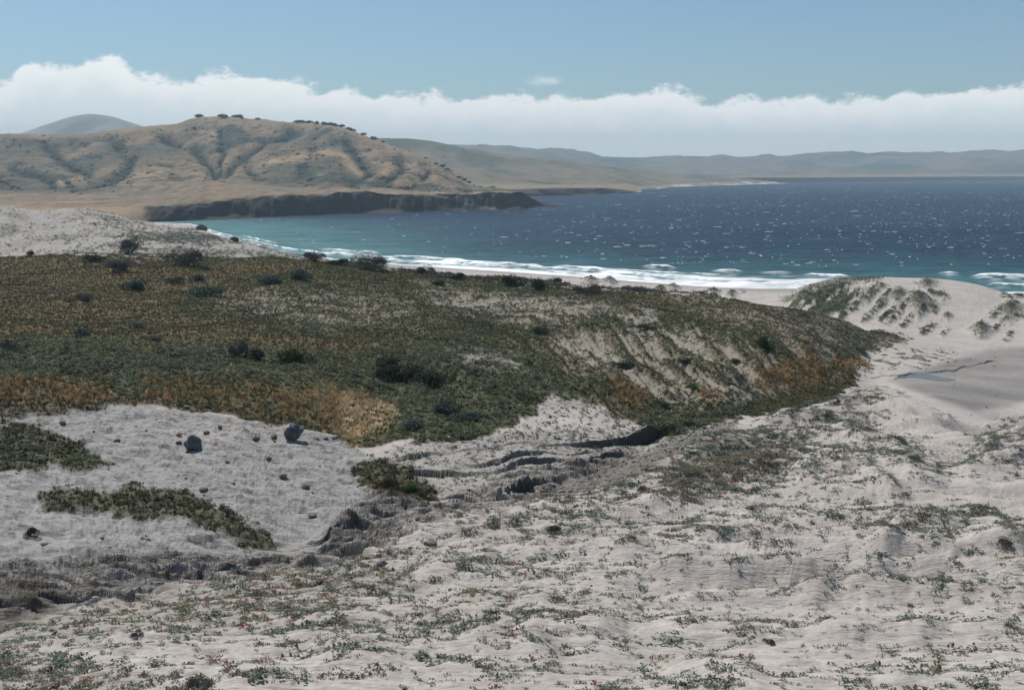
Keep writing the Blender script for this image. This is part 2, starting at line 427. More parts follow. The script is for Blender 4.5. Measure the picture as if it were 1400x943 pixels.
for (a, b_, w, h) in RIBS:
    m = (TQ > 14.2) & (TQ < 17.0) & (np.abs(U - a[0]) < 90)
    d = seg_dist(UW[m] * .3 + U[m] * .7, V[m] + warp_v[m] * .2, [a, b_], 1.3)
    e = np.exp(-(d / (w * 1.1)) ** 2)
    ZZ[m] += e * h * .6
    dveg[m] = np.maximum(dveg[m], e * 1.5 * ss(-.3, .25, fbm(X[m] * .35 + a[0], Y[m] * .22, 3, 161)))
LF = poly_in(UW, V, [(1078,418),(1100,398),(1150,385),(1200,384),(1195,400),(1160,420),(1120,436),(1090,430)], 8) * (TQ > 14.2) * (TQ < 17)
dveg = np.maximum(dveg, LF * ss(-.16, .10, fbm((U + 1.3 * V) / 13, (U - V) / 70, 3, 162, .6)) * 1.3)
ZZ += LF * (ridged(X * .12 + Y * .05, Y * .05, 3, 163) - .5) * 1.8
CREST_V = [(1075,410),(1110,393),(1150,384),(1200,379)]
m = (TQ > 14.2) & (TQ < 17.0)
dveg[m] = np.maximum(dveg[m], .7 * np.exp(-(seg_dist(U[m], V[m], CREST_V, 1.5) / 7) ** 2))

dveg = np.maximum(dveg, .75 * poly_in(UW, VW, [(1150,482),(1230,472),(1300,480),(1310,492),(1240,503),(1170,512)], 8) * (TQ > 5) * (TQ < 14) * ss(.0, .3, fbm(X * .5, Y * .3, 3, 165)))
# stream bed: flat wet sand plain on the right, two shallow runs of water
PLAIN = [(1215,520),(1260,505),(1350,478),(1420,474),(2400,474),(2400,540),(1420,545),(1380,555),(1330,562),(1280,545),(1240,532)]
plain = poly_in(U, V, PLAIN, 6) * (TQ > 4.5) * (TQ < 15)

# ---- plant cover masks
VEG = [(-900,350),(0,351),(150,349),(430,354),(520,364),(700,385),(900,401),(1050,413),(1150,436),(1243,464),(1200,477),(1155,494),(1175,518),(1140,546),(1060,566),(1000,572),(930,592),(885,600),(850,575),(780,548),(745,548),(700,580),(640,610),(540,606),(480,612),(450,590),(400,578),(230,556),(150,552),(0,552),(-900,560)]
veg = poly_in(UW, VW, VEG, 16)
veg = ss(.35, .65, veg + .35 * fbm(X * .25, Y * .25, 4, 73, .65)) * (TQ > 4.6) * (TQ < 14.15)
MOUNDS = [[(-300,575),(0,580),(60,590),(110,615),(150,642),(110,652),(70,640),(30,648),(-300,640)],
          [(52,682),(80,668),(130,680),(190,668),(250,675),(300,700),(370,735),(378,752),(340,750),(290,728),(240,712),(190,715),(130,700),(60,700)],
          [(480,640),(520,632),(560,650),(600,672),(590,690),(540,690),(490,668)],
          [(-300,545),(0,548),(150,548),(150,556),(80,566),(0,575),(-300,572)]]
mound = np.zeros_like(V)
for k, pts in enumerate(MOUNDS):
    mm = poly_in(UW, VW, pts, 11)
    mm = ss(.3, .7, mm + .5 * fbm(X * .9, Y * .9, 3, 75)) * (TQ > 4.2) * (TQ < 12)
    ZZ += mm * (0.12 if k != 2 else .04)
    mound = np.maximum(mound, mm)
ORANGE = [[(-300,520),(0,523),(70,520),(150,530),(150,550),(60,552),(0,552),(-300,552)],
          [(190,520),(260,517),(320,522),(400,545),(455,525),(480,535),(540,540),(545,560),(520,590),(480,612),(455,590),(420,575),(330,565),(200,550)],
          [(825,522),(860,520),(885,535),(880,560),(855,555),(830,540)],
          [(1035,512),(1060,500),(1110,492),(1130,505),(1125,525),(1060,530),(1035,528)],
          [(1140,495),(1165,488),(1185,500),(1165,508),(1145,508)],
          [(950,535),(975,530),(990,545),(965,548)]]
orange = np.zeros_like(V)
for pts in ORANGE:
    orange = np.maximum(orange, poly_in(UW, VW, pts, 9) * (TQ > 4.6) * (TQ < 13))
orange *= .25 + .75 * ss(-.25, .3, fbm(X * .35, Y * .22, 4, 77, .65))
DARKG = [[(480,500),(520,480),(600,470),(700,485),(760,510),(830,545),(800,560),(740,550),(660,600),(560,600),(530,575),(545,540),(480,530)],
         [(-300,470),(0,468),(100,462),(220,478),(330,470),(450,485),(470,505),(400,520),(200,510),(0,515),(-300,515)],
         [(880,560),(930,565),(1000,560),(980,585),(920,592),(885,590)],
         [(1080,430),(1100,420),(1200,460),(1220,470),(1150,470),(1100,450)]]
darkg = np.zeros_like(V)
for pts in DARKG:
    darkg = np.maximum(darkg, poly_in(UW, VW, pts, 14) * veg)
rust = poly_in(UW, VW, [(-900,352),(430,358),(420,375),(300,395),(200,420),(330,440),(420,455),(560,460),(560,475),(420,480),(0,470),(-900,470)], 18) * veg
bare = np.zeros_like(V)
for pts, a in [([(255,395),(400,388),(560,400),(600,440),(450,450),(300,430)], .44), ([(560,385),(700,395),(900,420),(900,450),(740,450),(600,430)], .62),
               ([(740,455),(860,445),(1000,440),(1040,480),(1120,500),(1060,545),(930,570),(830,520),(760,490)], .66),
               ([(610,485),(700,488),(720,510),(640,520)], .75), ([(880,400),(1050,415),(1260,465),(1240,490),(1150,520),(1000,450)], .42)]:
    bare = np.maximum(bare, a * poly_in(UW, VW, pts, 20))
slope_sand = poly_in(UW, VW, [(640,612),(700,578),(745,545),(785,545),(850,572),(892,602),(800,618),(640,622)], 8) * (TQ > 5)
rust = np.maximum(rust, .7 * poly_in(UW, VW, [(880,405),(1060,415),(1250,465),(1240,490),(1180,540),(1060,560),(1100,500),(1080,470),(980,440),(900,430)], 16) * veg)
mott = .75 * fbm(X * 1.1, Y * 0.7, 4, 71, .75) + .5 * fbm(X * .22, Y * .16, 3, 72)
bare = np.maximum(bare, .10 * veg)
show = ss(0.30, -0.15, mott - bare * 0.8 + .42)          # sand showing between plants
fl = fbm((U - 1.15 * V) / 26, (U + V) / 120, 4, 74, .6)
ribv = ss(-.12, .15, fl)
show = np.clip(show * (.04 + bare * 1.6), 0, 1)
show = np.clip(show * (1 - flank * ribv * .9) + flank * .34 * ss(.02, -.2, fl) * ss(-.35, .2, mott), 0, 1)
cover = veg * (1 - show)
cover = np.maximum(cover, mound)
cover *= 1 - slope_sand * .8

# sparse cover on the sand
streak = ridged(X * 0.28 + fbm(X * .2, Y * .2, 2, 80), Y * 0.75 + fbm(X * .3, Y * .2, 2, 82), 3, 81)
patch = fbm(X * 0.09, Y * 0.16, 3, 85)
sparse = np.clip(ss(.50, .80, streak) * (0.55 + 1.2 * patch), 0, 1) * .75
sparse += 0.9 * poly_in(U, V, [(60,850),(200,820),(350,790),(520,760),(560,790),(430,850),(250,860),(100,880),(-20,900)], 25)
sparse += 1.0 * poly_in(U, V, [(-300,900),(0,900),(150,910),(260,950),(-300,1000)], 25)
sparse += .7 * poly_in(U, V, [(400,850),(560,800),(760,770),(700,900),(450,940)], 40) * ss(.3, .6, streak)
sparse += .9 * poly_in(UW, VW, [(900,640),(960,610),(1060,585),(1110,600),(1080,650),(980,680),(900,680)], 14)
sparse = sparse * fg
sandveg = np.clip(np.maximum(sparse, lineveg * fg * np.clip(.75 + .9 * fbm(X * .6, Y * .6, 2, 87), 0, 1.4)), 0, 2.0) * (1 - plain)
smoothsand = poly_in(U, V, [(1200,560),(1290,600),(1420,570),(1420,545),(1330,562),(1260,545)], 6) + poly_in(U, V, [(1240,690),(1290,660),(1420,650),(1420,700),(1340,700)], 14)
sandveg *= np.clip(1 - smoothsand, 0, 1)

# ---- base colours of the ground
sand = np.array([.455, .412, .372]); sand2 = np.array([.38, .342, .308]); crust = np.array([.335, .32, .30]); crustd = np.array([.18, .17, .155])
litter = np.array([.085, .074, .034]); litterg = np.array([.045, .056, .022]); wet = np.array([.215, .20, .185]); mud = np.array([.135, .12, .10])
n1 = .8 * fbm(X * 0.12, Y * 0.2, 5, 91, .65) + .5 * fbm(X * .7, Y * 1.6, 4, 92, .7)
C = mix(sand, sand2, np.clip(.5 + n1, 0, 1))
tc = mix(crust, crustd, np.clip(ss(-.05, .55, fbm(X * 0.35, Y * 0.6, 5, 93, .7)) * .75, 0, 1))
C = mix(C, tc, terr * (1 - .8 * np.exp(-(((U - 290) / 90) ** 2 + ((V - 592) / 12) ** 2))))
C = mix(C, mud * 1.1, gully * .8)
C = mix(C, mud, .75 * poly_in(U, V, [(-300,800),(0,790),(60,800),(90,840),(0,880),(-300,880)], 14) * (TQ > 3))
C = mix(C, np.array([.33, .305, .275]), ledge * .6)
C = mix(C, mud, ero * (.12 + .6 * ss(-.2, .3, fbm(X * .6, Y * 1.4, 4, 104))))
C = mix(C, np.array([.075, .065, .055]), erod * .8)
lit = mix(litter, litterg, np.clip(darkg + .3 * fbm(X * .15, Y * .15, 3, 95), 0, 1))
lit = mix(lit, np.array([.12, .08, .03]), rust * .7)
sandy_soil = mix(lit, np.array([.22, .195, .15]), bare * veg * .6)
C = mix(C, np.array([.24, .21, .165]), veg * .85)
C = mix(C, sandy_soil, np.clip(cover * .93 * (1 - .15 * mound), 0, 1))
C = mix(C, np.array([.13, .09, .045]), orange * .8)
C = mix(C, np.array([.36, .27, .16]), .8 * poly_in(UW, VW, [(475,550),(540,540),(545,565),(520,595),(480,612),(465,585)], 10) * (TQ > 5))
C = mix(C, np.array([.055, .065, .036]), np.clip(dveg, 0, 1) * .95 * ss(-.5, .1, mott + dveg - .35))
C = mix(C, wet * .92, np.clip(plain * (.85 + .5 * fbm(X * .05, Y * .08, 3, 97)), 0, 1))
C = mix(C, np.array([.20, .18, .13]), (sandveg > .15) * np.clip(sandveg, 0, 1) * .35)
# low scrub on the distant left dunes
ls = back * left * ss(-.12, .4, fbm(X * .06, Y * .022, 5, 99, .75) + .12 * ss(60, 250, U))
C = mix(C, np.array([.16, .16, .13]), ls * .8)
C = mix(C, np.array([.29, .265, .235]), back * left * (.45 + .4 * ss(-.2, .3, fbm(X * .1, Y * .04, 4, 98, .7))) * (1 - ls))
# strip of green below the pale dune
gb = poly_in(UW, VW, [(130,322),(250,318),(300,325),(200,330)], 4) * back
C = mix(C, np.array([.10, .11, .08]), gb * .8)
# beach: wet sand next to the water
be = ss(17.2, 18.0, TQ) * ss(280, 330, U)
C = mix(C, wet * 1.15, be * .8)
grain = np.clip(.25 + .75 * terr + .75 * gully + .5 * cover + .4 * ledge + .3 * ls, 0, 1) * (1 - .6 * plain)
C = mix(C, np.array([.055, .048, .042]), WALL_SHADE * .95)  # shadow of the cut-bank faces, painted dark into the ground colour
C = C * (1 + .16 * fbm(X * 2.2, Y * 3.2, 3, 101))[..., None]
C = C * (1 - .5 * terr * ss(-.02, .38, fbm(X * 1.1, Y * 2.0, 4, 103, .7)))[..., None]

# rows under and behind the camera
def apron(yv, zv, half):
    return np.stack([np.linspace(-half, half, C_), np.full(C_, yv), zv + .3 * noise2(np.linspace(-half, half, C_) * .2, yv, 3)], -1)
P3 = np.stack([X, Y, ZZ], -1)
z0 = P3[0, :, 2]
rows = [apron(-60, 40.5, 120), apron(-25, 39.5, 60), apron(-6, 38.4, 26), apron(2.5, 37.6, 20)]
near = P3[0].copy(); near[:, 1] = 11; near[:, 0] = near[:, 0] * .85; near[:, 2] = 32.6
rows.append(near)
AP = np.stack(rows)
ALL = np.concatenate([AP, P3]); NA = len(rows)
CA = np.concatenate([np.broadcast_to(sand, AP.shape), C]); GA = np.concatenate([np.full(AP.shape[:2], .25), grain])

ground_mat = attr_mat('ground_material', rough=.95, spec=.1,
                      grain=((.9, .93, 1.07), (6.0, .90, 1.10)),
                      bump=((3.2, .55, .30, (1, 1.6, 1)), (14.0, .5, .07, (1, 1.3, 1))), grain_attr='grain')
# fine wind ripples on the sand
nt = ground_mat.node_tree; b = nt.nodes['Principled BSDF']
geo = N(nt, 'ShaderNodeNewGeometry'); mp = N(nt, 'ShaderNodeMapping'); mp.inputs['Scale'].default_value = (.5, 3.0, 1); mp.inputs['Rotation'].default_value = (0, 0, .25)
nt.links.new(geo.outputs['Position'], mp.inputs[0])
wv = N(nt, 'ShaderNodeTexNoise'); wv.inputs['Scale'].default_value = 2.6; wv.inputs['Detail'].default_value = 3; wv.inputs['Distortion'].default_value = .8
nt.links.new(mp.outputs[0], wv.inputs['Vector'])
bp = N(nt, 'ShaderNodeBump'); bp.inputs['Strength'].default_value = .8; bp.inputs['Distance'].default_value = .09
nt.links.new(wv.outputs[0], bp.inputs['Height'])
old = b.inputs['Normal'].links[0].from_socket
nt.links.new(old, bp.inputs['Normal']); nt.links.new(bp.outputs[0], b.inputs['Normal'])

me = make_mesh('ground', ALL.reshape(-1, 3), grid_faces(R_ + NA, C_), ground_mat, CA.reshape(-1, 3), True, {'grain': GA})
ground = link('ground', me); ground['kind'] = 'structure'

PU, PV = project(P3[..., 0], P3[..., 1], P3[..., 2])


def at(u, v, tmin=0.0, tmax=19.0):
    """ground point seen at a photo pixel"""
    c = int(np.argmin(np.abs(ucol - u)))
    ok = (tq >= tmin) & (tq <= tmax)
    idx = np.where(ok)[0]
    pv = PV[idx, c]
    hit = np.where(pv <= v)[0]
    j = idx[hit[0]] if len(hit) else idx[int(np.argmin(np.abs(pv - v)))]
    return P3[j, c].copy()


# ================================================================== ground cover (stuff)
def leaf_template(n, spread, height, lw, ll, r, upright=.4, colvar=.25):
    """n rhombic leaves; returns verts, faces(quads), per-vertex brightness"""
    vs, fs, cs = [], [], []
    for k in range(n):
        a = r.uniform(0, 2 * math.pi); d = spread * math.sqrt(r.uniform(0, 1)) * r.uniform(.3, 1)
        p = np.array([math.cos(a) * d, math.sin(a) * d, height * r.uniform(.15, 1) * (1 - .45 * d / spread)])
        th = r.uniform(0, 2 * math.pi); el = upright * r.uniform(-.2, 1.3)
        ax = np.array([math.cos(th) * math.cos(el), math.sin(th) * math.cos(el), math.sin(el)])
        sd = np.array([-math.sin(th), math.cos(th), r.uniform(-.5, .5)]); sd /= np.linalg.norm(sd)
        L = ll * r.uniform(.6, 1.3); W = lw * r.uniform(.6, 1.3)
        i = len(vs)
        vs += [p - ax * L * .5, p + sd * W * .5, p + ax * L * .5, p - sd * W * .5]
        fs.append([i, i + 1, i + 2, i + 3]); cs += [r.uniform(1 - colvar, 1 + colvar)] * 4
    return np.array(vs), np.array(fs), np.array(cs)


def runner_template(n, length, r, lw, ll):
    """a creeping stem with leaves along it"""
    vs, fs, cs = [], [], []
    ph = r.uniform(0, 6.28); am = r.uniform(.08, .28)
    def P(t):
        return np.array([t * length, am * math.sin(ph + t * 4.5) * length * .5, .04 + .05 * math.sin(t * 9 + ph) ** 2])
    for k in range(6):
        a, b_ = P(-1 + k / 3), P(-1 + (k + 1) / 3); i = len(vs)
        vs += [a - (0, .02, 0), a + (0, .02, .02), b_ + (0, .02, .02), b_ - (0, .02, 0)]; fs.append([i, i + 1, i + 2, i + 3]); cs += [.6] * 4
    for k in range(n):
        t = r.uniform(-1, 1); p = P(t) + np.array([r.uniform(-.1, .1), r.gauss(0, .13), r.uniform(.02, .22)])
        th = r.uniform(0, 6.28); el = r.uniform(-.2, 1.1)
        ax = np.array([math.cos(th) * math.cos(el), math.sin(th) * math.cos(el), math.sin(el)])
        sd = np.array([-math.sin(th), math.cos(th), r.uniform(-.5, .5)]); sd /= np.linalg.norm(sd)
        L = ll * r.uniform(.6, 1.3); W = lw * r.uniform(.6, 1.3); i = len(vs)
        vs += [p - ax * L * .5, p + sd * W * .5, p + ax * L * .5, p - sd * W * .5]; fs.append([i, i + 1, i + 2, i + 3]); cs += [r.uniform(.75, 1.25)] * 4
    return np.array(vs), np.array(fs), np.array(cs)


def blade_template(n, spread, height, w, r, lean=.5, colvar=.2):
    vs, fs, cs = [], [], []
    for k in range(n):
        a = r.uniform(0, 2 * math.pi); d = spread * math.sqrt(r.uniform(0, 1))
        p = np.array([math.cos(a) * d, math.sin(a) * d, -.03])
        th = r.uniform(0, 2 * math.pi); ln = lean * r.uniform(.1, 1)
        h = height * r.uniform(.55, 1.1)
        side = np.array([math.cos(th + 1.57), math.sin(th + 1.57), 0]) * w
        m = p + np.array([math.cos(th) * ln * .35 * h, math.sin(th) * ln * .35 * h, h * .6])
        tpt = p + np.array([math.cos(th) * ln * h, math.sin(th) * ln * h, h])
        i = len(vs)
        vs += [p - side, p + side, m + side * .6, m - side * .6, tpt + side * .12, tpt - side * .12]
        fs += [[i, i + 1, i + 2, i + 3], [i + 3, i + 2, i + 4, i + 5]]
        cs += [r.uniform(1 - colvar, 1 + colvar)] * 6
    return np.array(vs), np.array(fs), np.array(cs)


# cell weights
cellA = np.zeros_like(V)
dx = np.gradient(X, axis=1); dyy = np.gradient(Y, axis=0)
cellA = np.abs(dx * dyy)
inview = (U > -260) & (U < 1800)


def sample(density, n, extra=None):
    w = (density * cellA * inview).ravel()
    n_exp = w.sum()
    k = int(min(n, n_exp))
    p = w / n_exp
    idx = rng.choice(len(w), size=k, p=p)
    r, c = np.divmod(idx, C_)
    r = np.clip(r, 0, R_ - 2); c = np.clip(c, 0, C_ - 2)
    a = rng.random(k)[:, None]; b_ = rng.random(k)[:, None]
    pts = (P3[r, c] * (1 - a) * (1 - b_) + P3[r, c + 1] * a * (1 - b_) + P3[r + 1, c] * (1 - a) * b_ + P3[r + 1, c + 1] * a * b_)
    print('scatter', k, 'expected', int(n_exp))
    return pts, r, c


def scatter(name, templates, pts, size, cols, mat, label, cat, zs=None, tilt=.12, orient=None):
    VV, FF, CC = [], [], []
    off = 0
    tid = rng.integers(0, len(templates), len(pts))
    for k, (tv, tf, tc_) in enumerate(templates):
        s = np.where(tid == k)[0]
        if not len(s):
            continue
        th = rng.random(len(s)) * 2 * np.pi if orient is None else rng.normal(0, orient, len(s))
        c, sn = np.cos(th), np.sin(th)
        S = size[s]; Sz = S * (zs[s] if zs is not None else 1)
        x = (tv[None, :, 0] * c[:, None] - tv[None, :, 1] * sn[:, None]) * S[:, None]
        y = (tv[None, :, 0] * sn[:, None] + tv[None, :, 1] * c[:, None]) * S[:, None]
        z = tv[None, :, 2] * Sz[:, None]
        tl = (rng.random((len(s), 2)) - .5) * tilt * 2
        z2 = z + x * tl[:, :1] + y * tl[:, 1:]
        v = np.stack([x + pts[s, 0:1], y + pts[s, 1:2], z2 + pts[s, 2:3]], -1).reshape(-1, 3)
        f = (tf[None] + (np.arange(len(s)) * len(tv))[:, None, None] + off).reshape(-1, 4)
        cc = (cols[s][:, None, :] * tc_[None, :, None]).reshape(-1, 3)
        VV.append(v); FF.append(f); CC.append(cc); off += len(v)
    VV = np.concatenate(VV); FF = np.concatenate(FF); CC = np.concatenate(CC)
    me = make_mesh(name, VV, FF, mat, CC)
    o = link(name, me); o['kind'] = 'stuff'; o['label'] = label; o['category'] = cat
    print(name, len(FF))
    return o


leaf_mat = attr_mat('leaf_material', rough=.7, grain=((3.0, .85, 1.15),), spec=.2, translucent=.3)
grass_mat = attr_mat('grass_material', rough=.7, grain=((2.0, .85, 1.15),), spec=.15, translucent=.25)
rr = random.Random(3)
sprigs = [leaf_template(26, 1.0, .38, .20, .32, rr, .7) for _ in range(7)]
lows = [leaf_template(20, 1.0, .7, .30, .46, rr, .6) for _ in range(7)]
twigs = [blade_template(14, .45, 1.0, .035, rr, .8) for _ in range(5)]
tufts = [blade_template(13, .5, 1.0, .07, rr, .7) for _ in range(6)]


def palette(cols, w, n):
    cols = np.array(cols); w = np.array(w) / np.sum(w)
    c = cols[rng.choice(len(cols), n, p=w)]
    return c * rng.uniform(.84, 1.16, (n, 1))


# silvery green runners on the sand
clump = ss(-.25, .35, fbm(X * 1.2, Y * 1.5, 3, 151))
base_s = (.5 + 2.4 * ss(.50, .80, swell + .25 * fbm(X * .5, Y * .9, 3, 156))) * (.6 + 1.2 * ss(.1, .45, fbm(X * .22, Y * .6, 3, 155))) * .16 * fg * (1 - plain) * (1 + .8 * ss(60, 25, Y)) * ss(-.1, .35, fbm(X * .8, Y * 1.3, 3, 152)) * np.clip(1 - smoothsand * .8, 0, 1)
pts, r, c = sample((sandveg * 2.6 * clump + .25 * ledge + .12 * slope_sand + base_s * 2.8) * 12.0, 160000)
sz = (.07 + rng.gamma(2.0, .05, len(pts))) * np.clip(pts[:, 1] / 40, .85, 1.35)
scatter('beach_ground_cover', sprigs, pts, sz, palette([(.13, .17, .13), (.18, .21, .175), (.095, .125, .085), (.19, .18, .11), (.12, .095, .07)], [4, 3, 2, 1.4, 1.2], len(pts)), leaf_mat,
        'silvery green runners and leaves creeping over the pale sand', 'ground cover')
redf = np.clip(.15 + 1.2 * ss(.0, .5, fbm(X * .12, Y * .2, 3, 111)) + .9 * poly_in(U, V, [(60,850),(200,820),(350,790),(520,760),(560,790),(430,850),(250,860),(100,880)], 30) + .8 * poly_in(U, V, [(900,680),(980,640),(1060,620),(1060,660),(980,690)], 14), 0, 1.6)
pts, r, c = sample((sandveg * 1.8 * ss(-.3, .3, fbm(X, Y * 1.2, 3, 153)) + base_s * 1.0) * redf * 8, 46000)
sz = rng.uniform(.10, .28, len(pts)) * np.clip(pts[:, 1] / 40, .8, 1.35)
scatter('reddish_ground_cover', sprigs, pts, sz, palette([(.20, .095, .065), (.24, .13, .08), (.22, .19, .09), (.26, .07, .05)], [3, 3, 3, .8], len(pts)), leaf_mat,
        'reddish brown low plants drying on the pale sand', 'ground cover')
pts, r, c = sample((sandveg * .8 * clump + mound * .5), 4200)
sz = rng.uniform(.10, .30, len(pts)) * rng.uniform(.6, 1.2, len(pts))
scatter('dry_twigs', twigs, pts, sz * .85, palette([(.13, .11, .085), (.10, .095, .08), (.19, .16, .10)], [2, 2, 1], len(pts)), grass_mat,
        'thin grey brown dry twigs sticking out of the sand', 'twigs')
pts, r, c = sample((sandveg * 1.3 * clump + base_s * 2.4) * 5.5, 80000)
scatter('creeping_stems', [runner_template(30, 1.6, rr, .17, .27) for _ in range(8)], pts, (.13 + rng.gamma(2, .06, len(pts))) * np.clip(pts[:, 1] / 40, .85, 1.3),
        palette([(.12, .155, .12), (.16, .185, .15), (.16, .14, .09), (.18, .10, .07)], [4, 3, 2, 1.4], len(pts)), leaf_mat, 'trailing leafy stems creeping across the pale sand in lines', 'ground cover', orient=.45)
# meadow
gcol_green = ss(-.12, .35, .9 * fbm(X * .045, Y * .09, 4, 121, .6) + darkg + .10)
w = cover * (1 - orange * .8) * (1 - .75 * np.clip(darkg, 0, 1)) * (TQ > 4.6)
pts, r, c = sample(w * 13 + mound * 10 + slope_sand * 1.0, 150000)
base = palette([(.105, .078, .030), (.082, .072, .026), (.125, .10, .048), (.10, .060, .025)], [3, 3, .8, 2.2], len(pts))
TONE = np.clip(1.0 + .75 * fbm(X * .10, Y * .14, 3, 171, .5) + .1 * fbm(X * .5, Y * .5, 2, 172), .5, 1.7)
g = np.clip(gcol_green[r, c] - rust[r, c] * .5, 0, 1)[:, None]
base = base * (1 - g) + palette([(.065, .085, .025), (.09, .105, .04)], [1, 1], len(pts)) * g
base = base * TONE[r, c][:, None]
scatter('meadow_grass', tufts, pts, rng.uniform(.12, .28, len(pts)), base, grass_mat, 'brown and olive grass covering the low hill above the bay', 'grass')
w = cover * (.45 + .9 * gcol_green) * (1 - .85 * orange) * (1 - .6 * rust) * (TQ > 4.6)
hue = fbm(X * .10, Y * .10, 3, 123)
pts, r, c = sample(w * 4.6 + dveg * 3.0 + slope_sand * .7, 75000)
base = palette([(.058, .075, .028), (.08, .095, .045), (.115, .13, .08), (.036, .048, .02)], [3, 3, 1.2, 2.4], len(pts))
far = (r > 0) & (pts[:, 1] > 215)
straw = 0
base = base * TONE[r, c][:, None]
scatter('meadow_herbs', lows, pts, rng.uniform(.16, .42, len(pts)), base, leaf_mat, 'low dark green leafy herbs matted over the hill', 'ground cover')
pale = ss(.15, .45, hue) * cover
pts, r, c = sample(pale * 2.6 + bare * veg * 1.6, 22000)
scatter('grey_herbs', lows, pts, rng.uniform(.14, .32, len(pts)), palette([(.17, .20, .15), (.21, .23, .18), (.13, .17, .14)], [1, 1, 1], len(pts)), leaf_mat, 'pale grey green herbs dotted through the meadow', 'ground cover')
pts, r, c = sample(orange * 10, 30000)
straw = poly_in(U, V, [(470,545),(540,538),(545,565),(520,595),(480,610),(460,585)], 12) + .5 * poly_in(U, V, [(380,540),(480,525),(480,560),(420,570)], 14)
str_c = palette([(.72, .56, .34), (.60, .45, .26)], [1, 1], len(pts)); sf = (np.clip(straw[r, c], 0, 1) * rng.uniform(.65, 1, len(pts)))[:, None]
scatter('dry_golden_grass', tufts, pts, rng.uniform(.2, .5, len(pts)), str_c * sf + (1 - sf) * palette([(.42, .26, .12), (.50, .36, .19), (.24, .135, .055), (.60, .48, .29), (.10, .085, .035)], [2.6, 1.6, 2.6, .6, 3], len(pts)), grass_mat, 'dry golden orange grass along the lower edge of the meadow', 'grass')
bl = np.clip(orange + .25 * darkg, 0, 1)
pts, r, c = sample(bl * .5 * (1 + ss(400, 480, U)), 2600)
scatter('pale_flower_heads', [leaf_template(7, 1.0, 2.0, .6, .7, rr, .5)], pts, rng.uniform(.09, .16, len(pts)), palette([(.62, .52, .30), (.60, .56, .42)], [1, 1], len(pts)), leaf_mat, 'pale straw coloured seed heads over the dry grass', 'seed heads')
pts, r, c = sample((darkg * ss(-.1, .35, fbm(X * .22, Y * .22, 3, 173)) + .25 * flank * ribv * ss(0, .3, fbm(X * .3, Y * .3, 3, 174)) + .10 * veg * ss(.15, .4, fbm(X * .12, Y * .16, 3, 175))) * .9 * (1 - orange), 6000)
scatter('low_bushes', [leaf_template(60, 1.0, 1.1, .16, .26, rr, .7) for _ in range(5)], pts, .3 + rng.gamma(2, .14, len(pts)), palette([(.035, .048, .022), (.05, .065, .035), (.06, .062, .05), (.075, .095, .065)], [3, 2, 1.5, 1], len(pts)), leaf_mat,
        'matted low dark bushes filling the hollows of the meadow', 'ground cover', zs=rng.uniform(.5, 1.0, len(pts)))
# scrub on the left dunes and along the ridge
pts, r, c = sample((ls + gb + .1 * back * left) * .9 * (TQ > 14.3), 17000)
scatter('dune_scrub', lows, pts, rng.uniform(.25, .85, len(pts)), palette([(.09, .095, .07), (.16, .15, .12), (.09, .11, .075)], [1, 1, 1], len(pts)), leaf_mat, 'thin grey green scrub over the pale dunes at far left', 'scrub')
ridge = np.exp(-((TQ - 12.95) / .10) ** 2) * ss(430, 520, U) * (1 - ss(880, 1000, U)) * ss(-.1, .3, fbm(X * .12, Y * .1, 3, 131))
pts, r, c = sample(ridge * 9, 4500)
scatter('ridge_scrub', lows, pts, rng.uniform(.4, .95, len(pts)), palette([(.075, .075, .065), (.055, .065, .045), (.10, .095, .085)], [1, 1, 1], len(pts)), leaf_mat, 'dark grey scrub fringing the ridge above the beach', 'scrub', zs=rng.uniform(.7, 1.3, len(pts)))

# ---- clods and pebbles on the bare ground
def rock_mesh(r, sub=1, rough=.25, flat=.7):
    import bmesh
    bm = bmesh.new(); bmesh.ops.create_icosphere(bm, subdivisions=sub, radius=1)
    v = np.array([p.co[:] for p in bm.verts]); f = np.array([[q.index for q in p.verts] for p in bm.faces])
    bm.free()
    sd = r.randint(0, 900)
    n = noise2(v[:, 0] * 1.1 + v[:, 2] * .7, v[:, 1] * 1.1 - v[:, 2] * .6, sd) + .5 * noise2(v[:, 0] * 2.6 + v[:, 2], v[:, 1] * 2.6 - v[:, 2] * 1.4, sd + 3) + .22 * noise2(v[:, 0] * 6 + v[:, 2] * 3, v[:, 1] * 6 - v[:, 2] * 4, sd + 5)
    v = v * (1 + rough * n)[:, None] * np.array([1, .85, flat])
    return v, f


